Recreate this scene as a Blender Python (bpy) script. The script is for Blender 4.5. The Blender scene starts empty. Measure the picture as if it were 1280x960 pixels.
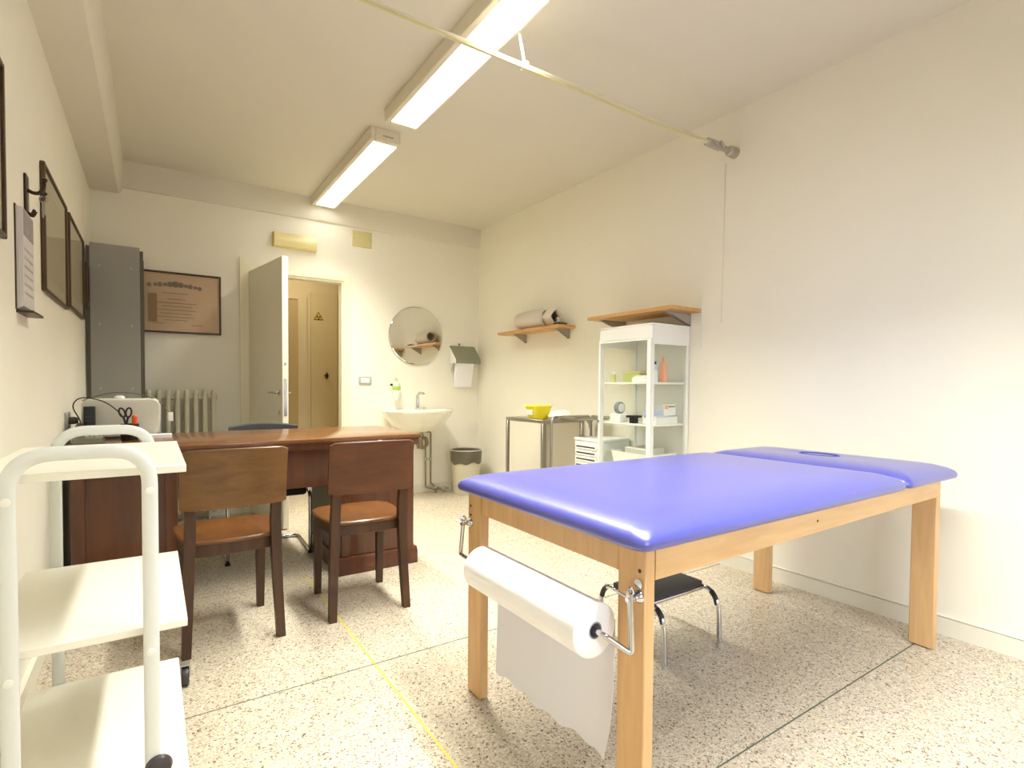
import bpy, bmesh, math, random
from mathutils import Vector, Matrix
random.seed(7)
SC = bpy.context.scene
COL = SC.collection
PI = math.pi
# ------------------------------------------------------------------ room frame
XL, XR, YB, YF, ZC = -0.38, 2.936, 5.06, -1.35, 2.77

# ------------------------------------------------------------------ materials
def rgb(r, g, b):
    f = lambda c: ((c/255+0.055)/1.055)**2.4 if c/255 > 0.04045 else c/255/12.92
    return (f(r), f(g), f(b), 1)

def new_mat(name):
    m = bpy.data.materials.new(name); m.use_nodes = True
    nt = m.node_tree
    return m, nt, nt.nodes['Principled BSDF']

def mat(name, c, rough=0.5, metal=0.0, noise=0.0, nscale=20, bump=0.0, bscale=200, coat=0.0, trans=0.0, sub=0.0):
    m, nt, b = new_mat(name)
    b.inputs['Base Color'].default_value = c
    b.inputs['Roughness'].default_value = rough
    b.inputs['Metallic'].default_value = metal
    b.inputs['Coat Weight'].default_value = coat
    b.inputs['Transmission Weight'].default_value = trans
    geo = nt.nodes.new('ShaderNodeNewGeometry')
    if noise:
        n = nt.nodes.new('ShaderNodeTexNoise'); n.inputs['Scale'].default_value = nscale
        n.inputs['Detail'].default_value = 4
        nt.links.new(geo.outputs['Position'], n.inputs['Vector'])
        mx = nt.nodes.new('ShaderNodeMix'); mx.data_type = 'RGBA'
        mx.inputs[6].default_value = tuple(v*(1-noise) for v in c[:3])+(1,)
        mx.inputs[7].default_value = tuple(min(1, v*(1+noise)) for v in c[:3])+(1,)
        nt.links.new(n.outputs['Fac'], mx.inputs[0])
        nt.links.new(mx.outputs[2], b.inputs['Base Color'])
    if bump:
        n = nt.nodes.new('ShaderNodeTexNoise'); n.inputs['Scale'].default_value = bscale
        n.inputs['Detail'].default_value = 3
        nt.links.new(geo.outputs['Position'], n.inputs['Vector'])
        bp = nt.nodes.new('ShaderNodeBump'); bp.inputs['Strength'].default_value = bump
        bp.inputs['Distance'].default_value = 0.01
        nt.links.new(n.outputs['Fac'], bp.inputs['Height'])
        nt.links.new(bp.outputs['Normal'], b.inputs['Normal'])
    return m

def wood(name, c1, c2, scale=(3, 3, 40), rough=0.4, nscale=2.0, coat=0.0):
    """grain: noise stretched along one axis (small scale = long direction)"""
    m, nt, b = new_mat(name)
    tc = nt.nodes.new('ShaderNodeNewGeometry')
    mp = nt.nodes.new('ShaderNodeMapping'); mp.inputs['Scale'].default_value = scale
    nt.links.new(tc.outputs['Position'], mp.inputs['Vector'])
    n = nt.nodes.new('ShaderNodeTexNoise'); n.inputs['Scale'].default_value = nscale
    n.inputs['Detail'].default_value = 6; n.inputs['Roughness'].default_value = 0.6
    n.inputs['Distortion'].default_value = 0.6
    nt.links.new(mp.outputs['Vector'], n.inputs['Vector'])
    r = nt.nodes.new('ShaderNodeValToRGB')
    r.color_ramp.elements[0].position = 0.32; r.color_ramp.elements[0].color = c1
    r.color_ramp.elements[1].position = 0.68; r.color_ramp.elements[1].color = c2
    nt.links.new(n.outputs['Fac'], r.inputs['Fac'])
    nt.links.new(r.outputs['Color'], b.inputs['Base Color'])
    b.inputs['Roughness'].default_value = rough
    b.inputs['Coat Weight'].default_value = coat
    b.inputs['Coat Roughness'].default_value = 0.15
    return m

def emit(name, c, s):
    m = bpy.data.materials.new(name); m.use_nodes = True
    nt = m.node_tree; nt.nodes.clear()
    e = nt.nodes.new('ShaderNodeEmission'); e.inputs['Color'].default_value = c
    e.inputs['Strength'].default_value = s
    o = nt.nodes.new('ShaderNodeOutputMaterial'); nt.links.new(e.outputs[0], o.inputs[0])
    return m

def glass(name, tint=(1, 1, 1, 1), alpha=0.12):
    m = bpy.data.materials.new(name); m.use_nodes = True
    nt = m.node_tree; nt.nodes.clear()
    t = nt.nodes.new('ShaderNodeBsdfTransparent'); t.inputs['Color'].default_value = tint
    g = nt.nodes.new('ShaderNodeBsdfGlossy'); g.inputs['Roughness'].default_value = 0.03
    lw = nt.nodes.new('ShaderNodeLayerWeight'); lw.inputs['Blend'].default_value = 0.5
    pw = nt.nodes.new('ShaderNodeMath'); pw.operation = 'POWER'; pw.inputs[1].default_value = 5
    nt.links.new(lw.outputs['Facing'], pw.inputs[0])
    fr = nt.nodes.new('ShaderNodeMath'); fr.operation = 'MULTIPLY_ADD'; fr.inputs[1].default_value = 0.5; fr.inputs[2].default_value = 0.012
    nt.links.new(pw.outputs[0], fr.inputs[0])
    mx = nt.nodes.new('ShaderNodeMixShader')
    o = nt.nodes.new('ShaderNodeOutputMaterial')
    nt.links.new(fr.outputs[0], mx.inputs[0]); nt.links.new(t.outputs[0], mx.inputs[1]); nt.links.new(g.outputs[0], mx.inputs[2])
    nt.links.new(mx.outputs[0], o.inputs[0])
    return m

def terrazzo():
    m, nt, b = new_mat('terrazzo')
    geo = nt.nodes.new('ShaderNodeNewGeometry')
    def vor(scale):
        v = nt.nodes.new('ShaderNodeTexVoronoi'); v.inputs['Scale'].default_value = scale
        n = nt.nodes.new('ShaderNodeTexNoise'); n.inputs['Scale'].default_value = scale*0.8
        mp = nt.nodes.new('ShaderNodeMix'); mp.data_type = 'VECTOR'; mp.inputs[0].default_value = 0.012
        nt.links.new(geo.outputs['Position'], mp.inputs[4]); nt.links.new(n.outputs['Color'], mp.inputs[5])
        nt.links.new(geo.outputs['Position'], n.inputs['Vector'])
        nt.links.new(mp.outputs[1], v.inputs['Vector'])
        s = nt.nodes.new('ShaderNodeSeparateColor'); nt.links.new(v.outputs['Color'], s.inputs[0])
        return s
    s1 = vor(170); s2 = vor(290)
    def ramp(stops):
        r = nt.nodes.new('ShaderNodeValToRGB'); r.color_ramp.interpolation = 'CONSTANT'
        els = r.color_ramp.elements
        els[0].position = 0; els[0].color = stops[0][1]
        els[1].position = stops[1][0]; els[1].color = stops[1][1]
        for p, c in stops[2:]:
            e = els.new(p); e.color = c
        return r
    r1 = ramp([(0, rgb(104, 88, 74)), (0.08, rgb(152, 134, 112)), (0.17, rgb(186, 171, 146)), (0.30, rgb(200, 187, 165)),
               (0.58, rgb(212, 200, 178)), (0.80, rgb(222, 213, 196))])
    r2 = ramp([(0, rgb(92, 80, 70)), (0.08, rgb(160, 142, 122)), (0.18, rgb(200, 187, 163)), (0.62, rgb(213, 203, 184))])
    nt.links.new(s1.outputs[0], r1.inputs[0]); nt.links.new(s2.outputs[0], r2.inputs[0])
    mx = nt.nodes.new('ShaderNodeMix'); mx.data_type = 'RGBA'
    gt = nt.nodes.new('ShaderNodeMath'); gt.operation = 'GREATER_THAN'; gt.inputs[1].default_value = 0.5
    nt.links.new(s1.outputs[1], gt.inputs[0]); nt.links.new(gt.outputs[0], mx.inputs[0])
    nt.links.new(r1.outputs[0], mx.inputs[6]); nt.links.new(r2.outputs[0], mx.inputs[7])
    nt.links.new(mx.outputs[2], b.inputs['Base Color'])
    b.inputs['Roughness'].default_value = 0.32
    b.inputs['Specular IOR Level'].default_value = 0.4
    return m

M = {}
M['wall'] = mat('wall_paint', rgb(240, 236, 222), 0.75, noise=0.03, nscale=2.5, bump=0.05, bscale=90)
M['ceil'] = mat('ceiling_paint', rgb(224, 219, 205), 0.85, noise=0.03, nscale=1.5, bump=0.05, bscale=60)
M['base'] = mat('skirting_paint', rgb(232, 228, 212), 0.5, noise=0.02)
M['floor'] = terrazzo()
M['joint'] = mat('dark_joint', rgb(92, 100, 84), 0.5)
M['joint_pale'] = mat('pale_joint', rgb(176, 160, 128), 0.5)
M['joint_yellow'] = mat('yellow_joint', rgb(222, 202, 92), 0.5, noise=0.15, nscale=8)
M['joint_faint'] = mat('faint_yellow_joint', rgb(216, 202, 158), 0.5)
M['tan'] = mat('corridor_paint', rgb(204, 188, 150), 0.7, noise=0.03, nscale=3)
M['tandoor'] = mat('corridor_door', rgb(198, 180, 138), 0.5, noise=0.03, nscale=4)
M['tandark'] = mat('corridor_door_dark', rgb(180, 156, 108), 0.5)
M['door'] = mat('door_paint', rgb(240, 236, 218), 0.45, noise=0.02)
M['frame'] = mat('door_frame_paint', rgb(238, 232, 206), 0.45, noise=0.02)
M['white'] = mat('white_lacquer', rgb(238, 238, 232), 0.4, noise=0.01)
M['lam'] = mat('white_laminate', rgb(240, 238, 226), 0.35, noise=0.015, nscale=6)
M['lamedge'] = mat('laminate_edge', rgb(228, 224, 210), 0.5)
M['tube'] = mat('white_powder_coat', rgb(222, 225, 222), 0.4, noise=0.01)
M['fixture'] = mat('fixture_metal', rgb(226, 220, 200), 0.5, noise=0.02)
M['lamp'] = emit('lamp_diffuser', (1.0, 0.96, 0.85, 1), 5.0)
M['chrome'] = mat('chrome', (0.60, 0.60, 0.61, 1), 0.12, 1.0)
M['steel'] = mat('brushed_steel', (0.42, 0.40, 0.36, 1), 0.32, 1.0)
M['steeldk'] = mat('dull_steel', (0.5, 0.48, 0.42, 1), 0.45, 0.8)
M['mirror'] = mat('mirror_silver', (0.86, 0.87, 0.83, 1), 0.015, 1.0)
M['beech'] = wood('beech', rgb(204, 162, 112), rgb(219, 180, 130), (14, 14, 1.2), 0.42, 2.5)
M['beechx'] = wood('beech_rail', rgb(206, 164, 114), rgb(221, 182, 132), (1.2, 14, 14), 0.42, 2.5)
M['vinyl'] = mat('blue_vinyl', rgb(70, 74, 166), 0.42, noise=0.03, nscale=5, bump=0.06, bscale=260, coat=1.0)
M['vinyl'].node_tree.nodes['Principled BSDF'].inputs['Coat IOR'].default_value = 1.6
M['vinyl'].node_tree.nodes['Principled BSDF'].inputs['Coat Roughness'].default_value = 0.32
M['vinyldk'] = mat('dark_blue_vinyl', rgb(66, 66, 170), 0.35)
M['paper'] = mat('tissue_paper', rgb(246, 246, 250), 0.8, bump=0.05, bscale=120)
def tissue():
    m, nt, b = new_mat('thin_tissue')
    b.inputs['Base Color'].default_value = rgb(246, 246, 250); b.inputs['Roughness'].default_value = 0.85
    t = nt.nodes.new('ShaderNodeBsdfTranslucent'); t.inputs['Color'].default_value = rgb(246, 246, 250)
    mx = nt.nodes.new('ShaderNodeMixShader'); mx.inputs[0].default_value = 0.55
    nt.links.new(b.outputs[0], mx.inputs[1]); nt.links.new(t.outputs[0], mx.inputs[2])
    nt.links.new(mx.outputs[0], nt.nodes['Material Output'].inputs['Surface'])
    return m
M['tissue'] = tissue()
M['card'] = mat('cardboard_core', rgb(150, 150, 160), 0.8)
M['mahog'] = wood('mahogany', rgb(72, 37, 17), rgb(96, 52, 25), (9, 9, 0.9), 0.28, 2.2, coat=0.3)
M['mahogx'] = wood('mahogany_top', rgb(98, 60, 30), rgb(126, 80, 44), (0.9, 9, 9), 0.22, 2.2, coat=0.4)
M['mahoggrey'] = mat('grey_laminate', rgb(132, 126, 108), 0.5)
M['walnut'] = wood('walnut_ply', rgb(92, 60, 24), rgb(116, 80, 36), (2.0, 2.0, 7), 0.45, 2.6, coat=0.05)
M['walnut2'] = wood('reddish_ply', rgb(78, 42, 18), rgb(100, 57, 26), (2.0, 2.0, 7), 0.5, 2.6, coat=0.0)
M['legwood'] = wood('dark_chair_wood', rgb(54, 31, 14), rgb(78, 47, 22), (12, 12, 1.2), 0.5, 2.0, coat=0.0)
M['seatwood'] = wood('orange_seat_ply', rgb(88, 52, 18), rgb(120, 74, 28), (3, 1.2, 5), 0.34, 3.5, coat=0.25)
M['grey'] = mat('grey_steel_sheet', rgb(150, 148, 142), 0.5, noise=0.02, nscale=3)
M['greydk'] = mat('grey_upright', rgb(92, 86, 74), 0.5)
M['black'] = mat('black_plastic', rgb(28, 27, 28), 0.4)
M['blackfab'] = mat('dark_grey_upholstery', rgb(62, 62, 66), 0.8, bump=0.1, bscale=300)
M['blacklea'] = mat('black_upholstery', rgb(30, 29, 33), 0.55)
M['rubber'] = mat('black_ribbed_rubber', rgb(52, 50, 48), 0.6, bump=0.15, bscale=200)
M['caster'] = mat('dark_caster', rgb(60, 54, 56), 0.4)
M['ceramic'] = mat('ceramic', rgb(242, 240, 224), 0.15, coat=0.4)
M['radiator'] = mat('radiator_paint', rgb(212, 206, 184), 0.4)
M['pframe'] = wood('dark_picture_frame', rgb(60, 42, 24), rgb(84, 62, 38), (10, 10, 3), 0.4)
M['pgold'] = mat('gilt_fillet', rgb(150, 134, 96), 0.4, 0.3)
M['matt'] = mat('picture_mat', rgb(196, 188, 154), 0.6, noise=0.04, nscale=4)
M['print'] = mat('picture_print', rgb(186, 176, 140), 0.6, noise=0.08, nscale=9)
M['dip'] = mat('aged_paper', rgb(202, 174, 142), 0.6, noise=0.07, nscale=5)
M['ink'] = mat('faded_ink', rgb(160, 128, 96), 0.7)
M['inkgrey'] = mat('faded_grey_ink', rgb(138, 124, 112), 0.7, noise=0.2, nscale=60)
M['pglass'] = glass('picture_glass')
M['cglass'] = glass('cabinet_glass', (0.99, 1, 0.99, 1))
M['shelfwood'] = wood('pine_shelf', rgb(196, 146, 86), rgb(218, 172, 110), (8, 1, 8), 0.4)
M['bracket'] = mat('grey_bracket', rgb(168, 160, 146), 0.5)
M['yellow'] = mat('yellow_plastic', rgb(246, 226, 40), 0.4)
M['yellowlid'] = mat('yellow_rim', rgb(248, 236, 96), 0.4)
M['emerg'] = mat('emergency_lens', rgb(232, 220, 160), 0.3, coat=0.3)
M['emergbase'] = mat('emergency_base', rgb(226, 208, 138), 0.4)
M['box'] = mat('junction_cover', rgb(214, 204, 150), 0.6)
M['olive'] = mat('smoked_plastic', rgb(134, 136, 114), 0.25, coat=0.3)
M['plastic'] = mat('white_plastic', rgb(236, 236, 230), 0.4)
M['cream'] = mat('cream_plastic', rgb(206, 204, 192), 0.45)
M['switchgrey'] = mat('grey_switch_frame', rgb(176, 176, 168), 0.4)
M['bag'] = mat('bin_bag', rgb(96, 92, 76), 0.3)
M['binbody'] = mat('bin_plastic', rgb(206, 200, 178), 0.45)
M['orange'] = mat('orange_plastic', rgb(232, 90, 44), 0.4)
M['pinkor'] = mat('salmon_plastic', rgb(240, 170, 136), 0.4)
M['green'] = mat('pale_green_card', rgb(196, 204, 128), 0.6)
M['greenlab'] = mat('green_label', rgb(176, 206, 96), 0.5)
M['bronze'] = mat('dark_bronze', rgb(62, 48, 34), 0.35, 0.6)
M['calpaper'] = mat('calendar_paper', rgb(214, 208, 208), 0.7)
M['calphoto'] = mat('calendar_photo', rgb(150, 142, 144), 0.6, noise=0.25, nscale=30)
M['padwhite'] = mat('foam_roll_fabric', rgb(232, 224, 208), 0.85, bump=0.15, bscale=120)
M['padgrey'] = mat('grey_foam_fabric', rgb(218, 208, 194), 0.85, bump=0.15, bscale=120)
M['paddark'] = mat('dark_lining', rgb(118, 112, 92), 0.9)
M['towel'] = mat('towel_cloth', rgb(240, 240, 232), 0.9, bump=0.3, bscale=150)
M['signyellow'] = mat('sign_yellow', rgb(206, 172, 60), 0.5)
M['signblack'] = mat('sign_black', rgb(40, 32, 20), 0.5)
M['bluegrey'] = mat('blue_grey_plastic', rgb(196, 204, 224), 0.5)
M['gauge'] = mat('grey_gauge', rgb(140, 144, 150), 0.35, 0.3)
M['brass'] = mat('aged_pipe', rgb(150, 140, 116), 0.3, 0.9)

# ------------------------------------------------------------------ mesh builder
class MB:
    def __init__(s, xf=None):
        s.bm = bmesh.new(); s.xf = xf or Matrix.Identity(4); s.mi = 0
    def _v(s, p): return s.bm.verts.new(s.xf @ Vector(p))
    def _f(s, vs):
        try:
            f = s.bm.faces.new(vs); f.material_index = s.mi; return f
        except ValueError:
            return None
    def box(s, x0, x1, y0, y1, z0, z1, bev=0.0, seg=2, rot=None):
        c = Vector(((x0+x1)/2, (y0+y1)/2, (z0+z1)/2))
        pts = [(x0, y0, z0), (x1, y0, z0), (x1, y1, z0), (x0, y1, z0), (x0, y0, z1), (x1, y0, z1), (x1, y1, z1), (x0, y1, z1)]
        if rot is not None:
            pts = [c + rot @ (Vector(p)-c) for p in pts]
        v = [s._v(p) for p in pts]
        fs = [s._f([v[i] for i in q]) for q in ((0, 3, 2, 1), (4, 5, 6, 7), (0, 1, 5, 4), (1, 2, 6, 5), (2, 3, 7, 6), (3, 0, 4, 7))]
        if bev:
            es = set(e for f in fs for e in f.edges)
            r = bmesh.ops.bevel(s.bm, geom=list(es), offset=bev, segments=seg, profile=0.5, affect='EDGES')
            for f in r['faces']: f.material_index = s.mi
        return s
    def loft(s, rings, closed=True, cap0=True, cap1=True):
        vr = [[s._v(p) for p in r] for r in rings]
        n = len(vr[0])
        for a, b in zip(vr, vr[1:]):
            for i in range(n if closed else n-1):
                j = (i+1) % n
                s._f([a[i], a[j], b[j], b[i]])
        if cap0 and closed: s._f(list(reversed(vr[0])))
        if cap1 and closed: s._f(vr[-1])
        return vr
    def tube(s, path, r, n=12, closed=False, rx=None, up=None, caps=True):
        """path of points; r radius (rx: second half axis for oval section, along 'up')"""
        P = [Vector(p) for p in path]; m = len(P)
        T = []
        for i in range(m):
            if closed: t = P[(i+1) % m]-P[i-1]
            else: t = P[min(i+1, m-1)]-P[max(i-1, 0)]
            T.append(t.normalized())
        u = Vector(up) if up else (Vector((0, 0, 1)) if abs(T[0].z) < 0.9 else Vector((0, 1, 0)))
        u = (u - T[0]*u.dot(T[0])).normalized()
        rings = []
        for i in range(m):
            u = (u - T[i]*u.dot(T[i]))
            if u.length < 1e-6: u = T[i].orthogonal()
            u.normalize(); w = T[i].cross(u)
            rr = r[i] if isinstance(r, (list, tuple)) else r
            ru = rx if rx else rr
            rings.append([P[i]+u*ru*math.cos(2*PI*k/n)+w*rr*math.sin(2*PI*k/n) for k in range(n)])
        if closed:
            rings.append(rings[0])
            vr = [[s._v(p) for p in q] for q in rings[:-1]]
            for a in range(m):
                A, B = vr[a], vr[(a+1) % m]
                for i in range(n):
                    j = (i+1) % n; s._f([A[i], A[j], B[j], B[i]])
        else:
            s.loft(rings, True, caps, caps)
        return s
    def lathe(s, prof, c=(0, 0, 0), axis='z', n=28, cap0=True, cap1=True):
        c = Vector(c); rings = []
        for r, h in prof:
            ring = []
            for k in range(n):
                a = 2*PI*k/n
                if axis == 'z': p = Vector((r*math.cos(a), r*math.sin(a), h))
                elif axis == 'y': p = Vector((r*math.sin(a), h, r*math.cos(a)))
                else: p = Vector((h, r*math.cos(a), r*math.sin(a)))
                ring.append(c+p)
            rings.append(ring)
        s.loft(rings, True, cap0, cap1)
        return s
    def prism(s, pts, a0, a1, axis='z'):
        def pt(p, a):
            if axis == 'z': return (p[0], p[1], a)
            if axis == 'y': return (p[0], a, p[1])
            return (a, p[0], p[1])
        s.loft([[pt(p, a0) for p in pts], [pt(p, a1) for p in pts]])
        return s

def fillet(pts, r, n=6, closed=False):
    P = [Vector(p) for p in pts]; out = []
    m = len(P)
    for i in range(m):
        if not closed and i in (0, m-1): out.append(P[i]); continue
        a, b, c = P[i-1], P[i], P[(i+1) % m]
        d1 = (a-b); d2 = (c-b)
        rr = min(r, d1.length*0.48, d2.length*0.48)
        p1 = b+d1.normalized()*rr; p2 = b+d2.normalized()*rr
        for k in range(n+1):
            t = k/n
            out.append((1-t)**2*p1+2*t*(1-t)*b+t*t*p2)
    return out

def smooth(pts, n=8):
    """Catmull-Rom through points"""
    P = [Vector(p) for p in pts]; P = [P[0]*2-P[1]]+P+[P[-1]*2-P[-2]]
    out = []
    for i in range(1, len(P)-2):
        for k in range(n):
            t = k/n
            a, b, c, d = P[i-1], P[i], P[i+1], P[i+2]
            out.append(0.5*((2*b)+(c-a)*t+(2*a-5*b+4*c-d)*t*t+(3*b-a-3*c+d)*t**3))
    out.append(P[-2]); return out

def wloc(o):
    v = Vector((0, 0, 0))
    while o is not None:
        v += o.location; o = o.parent
    return v

def build(name, mb, mats, parent=None, ang=38):
    bm = mb.bm
    bmesh.ops.recalc_face_normals(bm, faces=bm.faces)
    off = wloc(parent)
    if off.length: bmesh.ops.translate(bm, verts=bm.verts, vec=-off)
    lim = math.radians(ang)
    for f in bm.faces: f.smooth = True
    for e in bm.edges:
        if len(e.link_faces) != 2 or e.calc_face_angle(0) > lim: e.smooth = False
    me = bpy.data.meshes.new(name); bm.to_mesh(me); bm.free()
    for m in (mats if isinstance(mats, (list, tuple)) else [mats]): me.materials.append(m)
    o = bpy.data.objects.new(name, me); COL.objects.link(o)
    if parent is not None: o.parent = parent
    return o

def islands(name, mb, m, parent, ang=38):
    """each connected piece of the mesh becomes a part of its own"""
    bm = mb.bm; seen = set(); out = []
    bm.verts.ensure_lookup_table()
    for v0 in list(bm.verts):
        if v0 in seen: continue
        st_ = [v0]; comp = []; seen.add(v0)
        while st_:
            v = st_.pop(); comp.append(v)
            for e in v.link_edges:
                u = e.other_vert(v)
                if u not in seen: seen.add(u); st_.append(u)
        nb = MB(); mp = {v: nb.bm.verts.new(v.co) for v in comp}
        for f in set(f for v in comp for f in v.link_faces): nb.bm.faces.new([mp[v] for v in f.verts])
        out.append(build(name, nb, m, parent, ang))
    bm.free()
    return out

def tag(o, label, cat, group=None, kind=None):
    o['label'] = label; o['category'] = cat
    if group: o['group'] = group
    if kind: o['kind'] = kind
    return o

def thing(name, label, cat, loc, group=None):
    o = bpy.data.objects.new(name, None); COL.objects.link(o); o.location = loc
    o.empty_display_size = 0.1
    return tag(o, label, cat, group)

def struct(name, mb, m, label, cat, parent=None, ang=38):
    o = build(name, mb, m, parent, ang)
    if parent is None:
        o['kind'] = 'structure'; o['label'] = label; o['category'] = cat
    return o

def pbox(name, m, parent, x0, x1, y0, y1, z0, z1, bev=0.0, seg=2, rot=None):
    return build(name, MB().box(x0, x1, y0, y1, z0, z1, bev, seg, rot), m, parent)

def copy_thing(root, delta, rotz=0.0, label=None):
    r = root.copy(); COL.objects.link(r)
    r.location = root.location+Vector(delta); r.rotation_euler = (0, 0, rotz)
    if label: r['label'] = label
    for ch in list(root.children):
        c = ch.copy(); COL.objects.link(c); c.parent = r
        for g in list(ch.children):
            d = g.copy(); COL.objects.link(d); d.parent = c
    return r

# ------------------------------------------------------------------ ROOM SHELL
struct('floor', MB().box(XL-0.1, XR+0.1, YF-0.1, 6.5, -0.1, 0), M['floor'], 'speckled cream and brown terrazzo floor of the room', 'floor')
struct('ceiling', MB().box(XL-0.1, XR+0.1, YF-0.1, YB+0.1, ZC, ZC+0.1), M['ceil'], 'plain off-white plaster ceiling', 'ceiling')
struct('wall_left', MB().box(XL-0.1, XL, YF-0.1, YB+0.1, 0, ZC), M['wall'], 'off-white left wall hung with framed pictures', 'wall')
struct('wall_right', MB().box(XR, XR+0.1, YF-0.1, YB+0.1, 0, ZC), M['wall'], 'bright white right wall behind the blue couch', 'wall')
DX0, DX1, DZ = 0.685, 1.485, 2.062
w = MB()
w.box(XL, DX0, YB, YB+0.1, 0, ZC); w.box(DX1, XR, YB, YB+0.1, 0, ZC); w.box(DX0, DX1, YB, YB+0.1, DZ, ZC)
struct('wall_back', w, M['wall'], 'cream back wall with doorway, mirror and washbasin', 'wall')
w = MB()
WX0, WX1, WZ0, WZ1 = 0.25, 2.75, 0.40, 2.02
w.box(XL, WX0, YF-0.1, YF, 0, ZC); w.box(WX1, XR, YF-0.1, YF, 0, ZC); w.box(WX0, WX1, YF-0.1, YF, 0, WZ0); w.box(WX0, WX1, YF-0.1, YF, WZ1, ZC)
struct('wall_front', w, M['wall'], 'wall with an added unseen window behind the camera', 'wall')
w = MB()
for a in (WX0, (WX0+WX1)/2-0.03, WX1-0.06): w.box(a, a+0.06, YF-0.08, YF-0.03, WZ0, WZ1)
for a in (WZ0, WZ1-0.06): w.box(WX0, WX1, YF-0.08, YF-0.03, a, a+0.06)
struct('unseen_window_1', w, M['frame'], 'white framed unseen window added behind the camera', 'window')  # unseen window, added to let daylight onto the right side
# beams
w = MB()
def beam_prof(): return [(XL, 2.53), (-0.205, 2.53), (-0.188, 2.55), (-0.172, ZC), (XL, ZC)]
w.prism(beam_prof(), YF, YB, 'y')
struct('trim_1', w, M['ceil'], 'boxed plaster beam running along the top of the left wall', 'beam')
w = MB(); w.prism([(YB, 2.575), (YB-0.018, 2.578), (YB-0.03, 2.592), (YB-0.05, ZC), (YB, ZC)], -0.19, XR, 'x')
struct('trim_2', w, M['ceil'], 'shallow plaster cornice band along the top of the back wall', 'cornice')
# skirting
w = MB(); w.box(XR-0.012, XR, YF, YB, 0, 0.078); w.box(XR-0.012, XR, YF, YB, 0.081, 0.085)
struct('baseboard_right', w, M['base'], 'low white skirting along the right wall', 'baseboard')
w = MB(); w.box(XL, XL+0.012, YF, YB, 0, 0.078); w.box(XL, XL+0.016, YF, YB, 0.079, 0.086)
struct('baseboard_left', w, M['base'], 'low cream skirting along the left wall', 'baseboard')
w = MB(); w.box(XL+0.016, 0.61, YB-0.012, YB, 0, 0.085); w.box(1.55, XR-0.012, YB-0.012, YB, 0, 0.085)
struct('baseboard_back', w, M['base'], 'low cream skirting along the back wall', 'baseboard')
# floor joints
def joint(n, x0, x1, y0, y1, m, label):
    struct('trim_%d' % n, MB().box(x0, x1, y0, y1, -0.002, 0.0006), M[m], label, 'floor joint')
joint(3, XL+0.016, XR-0.012, 0.9275, 0.9325, 'joint', 'dark green floor joint running under the foot of the blue couch')
joint(4, XL+0.016, XR-0.012, 2.026, 2.031, 'joint', 'dark floor joint between the two wooden chairs and the couch')
joint(5, 0.72, XR-0.012, 3.140, 3.145, 'joint_pale', 'pale floor joint running from under the desk to the right wall')
joint(6, 0.50, 0.72, 3.139, 3.146, 'joint_yellow', 'short yellow floor joint under the desk knee hole')
joint(7, 0.712, 0.721, -0.9, 3.138, 'joint_yellow', 'yellow floor joint running away from the camera beside the couch')
joint(8, 1.828, 1.834, -0.9, 0.926, 'joint_faint', 'faint yellow floor joint in front of the couch')
joint(9, XL+0.016, 0.50, 3.140, 3.145, 'joint_pale', 'pale floor joint under the left end of the desk')

# door frame, leaf
w = MB()
w.box(0.625, DX0, YB-0.015, YB, 0, 2.115); w.box(DX1, 1.545, YB-0.015, YB, 0, 2.115); w.box(DX0, DX1, YB-0.015, YB, DZ, 2.115)
w.box(DX0, DX0+0.02, YB, YB+0.1, 0, DZ); w.box(DX1-0.02, DX1, YB, YB+0.1, 0, DZ); w.box(DX0+0.02, DX1-0.02, YB, YB+0.1, DZ-0.02, DZ)
struct('trim_10', w, M['frame'], 'cream painted frame around the open doorway', 'door frame')
struct('trim_11', MB().box(0.612, 0.640, YB-0.03, YB-0.0155, 0.09, 2.165), M['frame'], 'narrow cream strip standing beside the open door', 'trim')
hx, hy = 0.70, YB-0.02
ang = math.radians(-81)
XF = Matrix.Translation((hx, hy, 0)) @ Matrix.Rotation(ang, 4, 'Z')
w = MB(XF); w.box(0.0, 0.775, -0.022, 0.022, 0.012, 2.05, 0.003, 1)
d1 = struct('door_1', w, M['door'], 'cream door leaf standing open into the room', 'door')
w = MB(XF)
w.lathe([(0.004, 0), (0.022, 0.001), (0.024, 0.006), (0.02, 0.010), (0.009, 0.012), (0.009, 0.05)], (0.715, -0.022, 1.035), 'y', 16)
for v in w.bm.verts: pass
h = MB(XF)
for sgn in (-1, 1):
    h.tube(fillet([(0.715, sgn*0.022, 1.035), (0.715, sgn*0.062, 1.035), (0.60, sgn*0.062, 1.035)], 0.02), 0.008, 10)
    h.lathe([(0.020, sgn*0.022), (0.020, sgn*0.030), (0.010, sgn*0.032)], (0.715, 0, 1.035), 'y', 16)
    h.lathe([(0.016, sgn*0.022), (0.016, sgn*0.030), (0.004, sgn*0.031)], (0.715, 0, 0.885), 'y', 16)
w.bm.free()
build('door_handle', h, M['chrome'], d1)
h = MB(XF); h.box(0.7745, 0.778, -0.011, 0.011, 0.86, 1.14); h.box(0.775, 0.784, -0.006, 0.006, 1.02, 1.05)
h.lathe([(0.010, 0.774), (0.010, 0.778)], (0, 0, 1.25), 'x', 12)
build('lock_plate', h, M['chrome'], d1)
h = MB()
for z in (0.35, 1.05, 1.85): h.lathe([(0.009, z), (0.009, z+0.09)], (hx-0.012, hy+0.02-0.035, 0), 'z', 10)
islands('hinge', h, M['frame'], d1)

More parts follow.
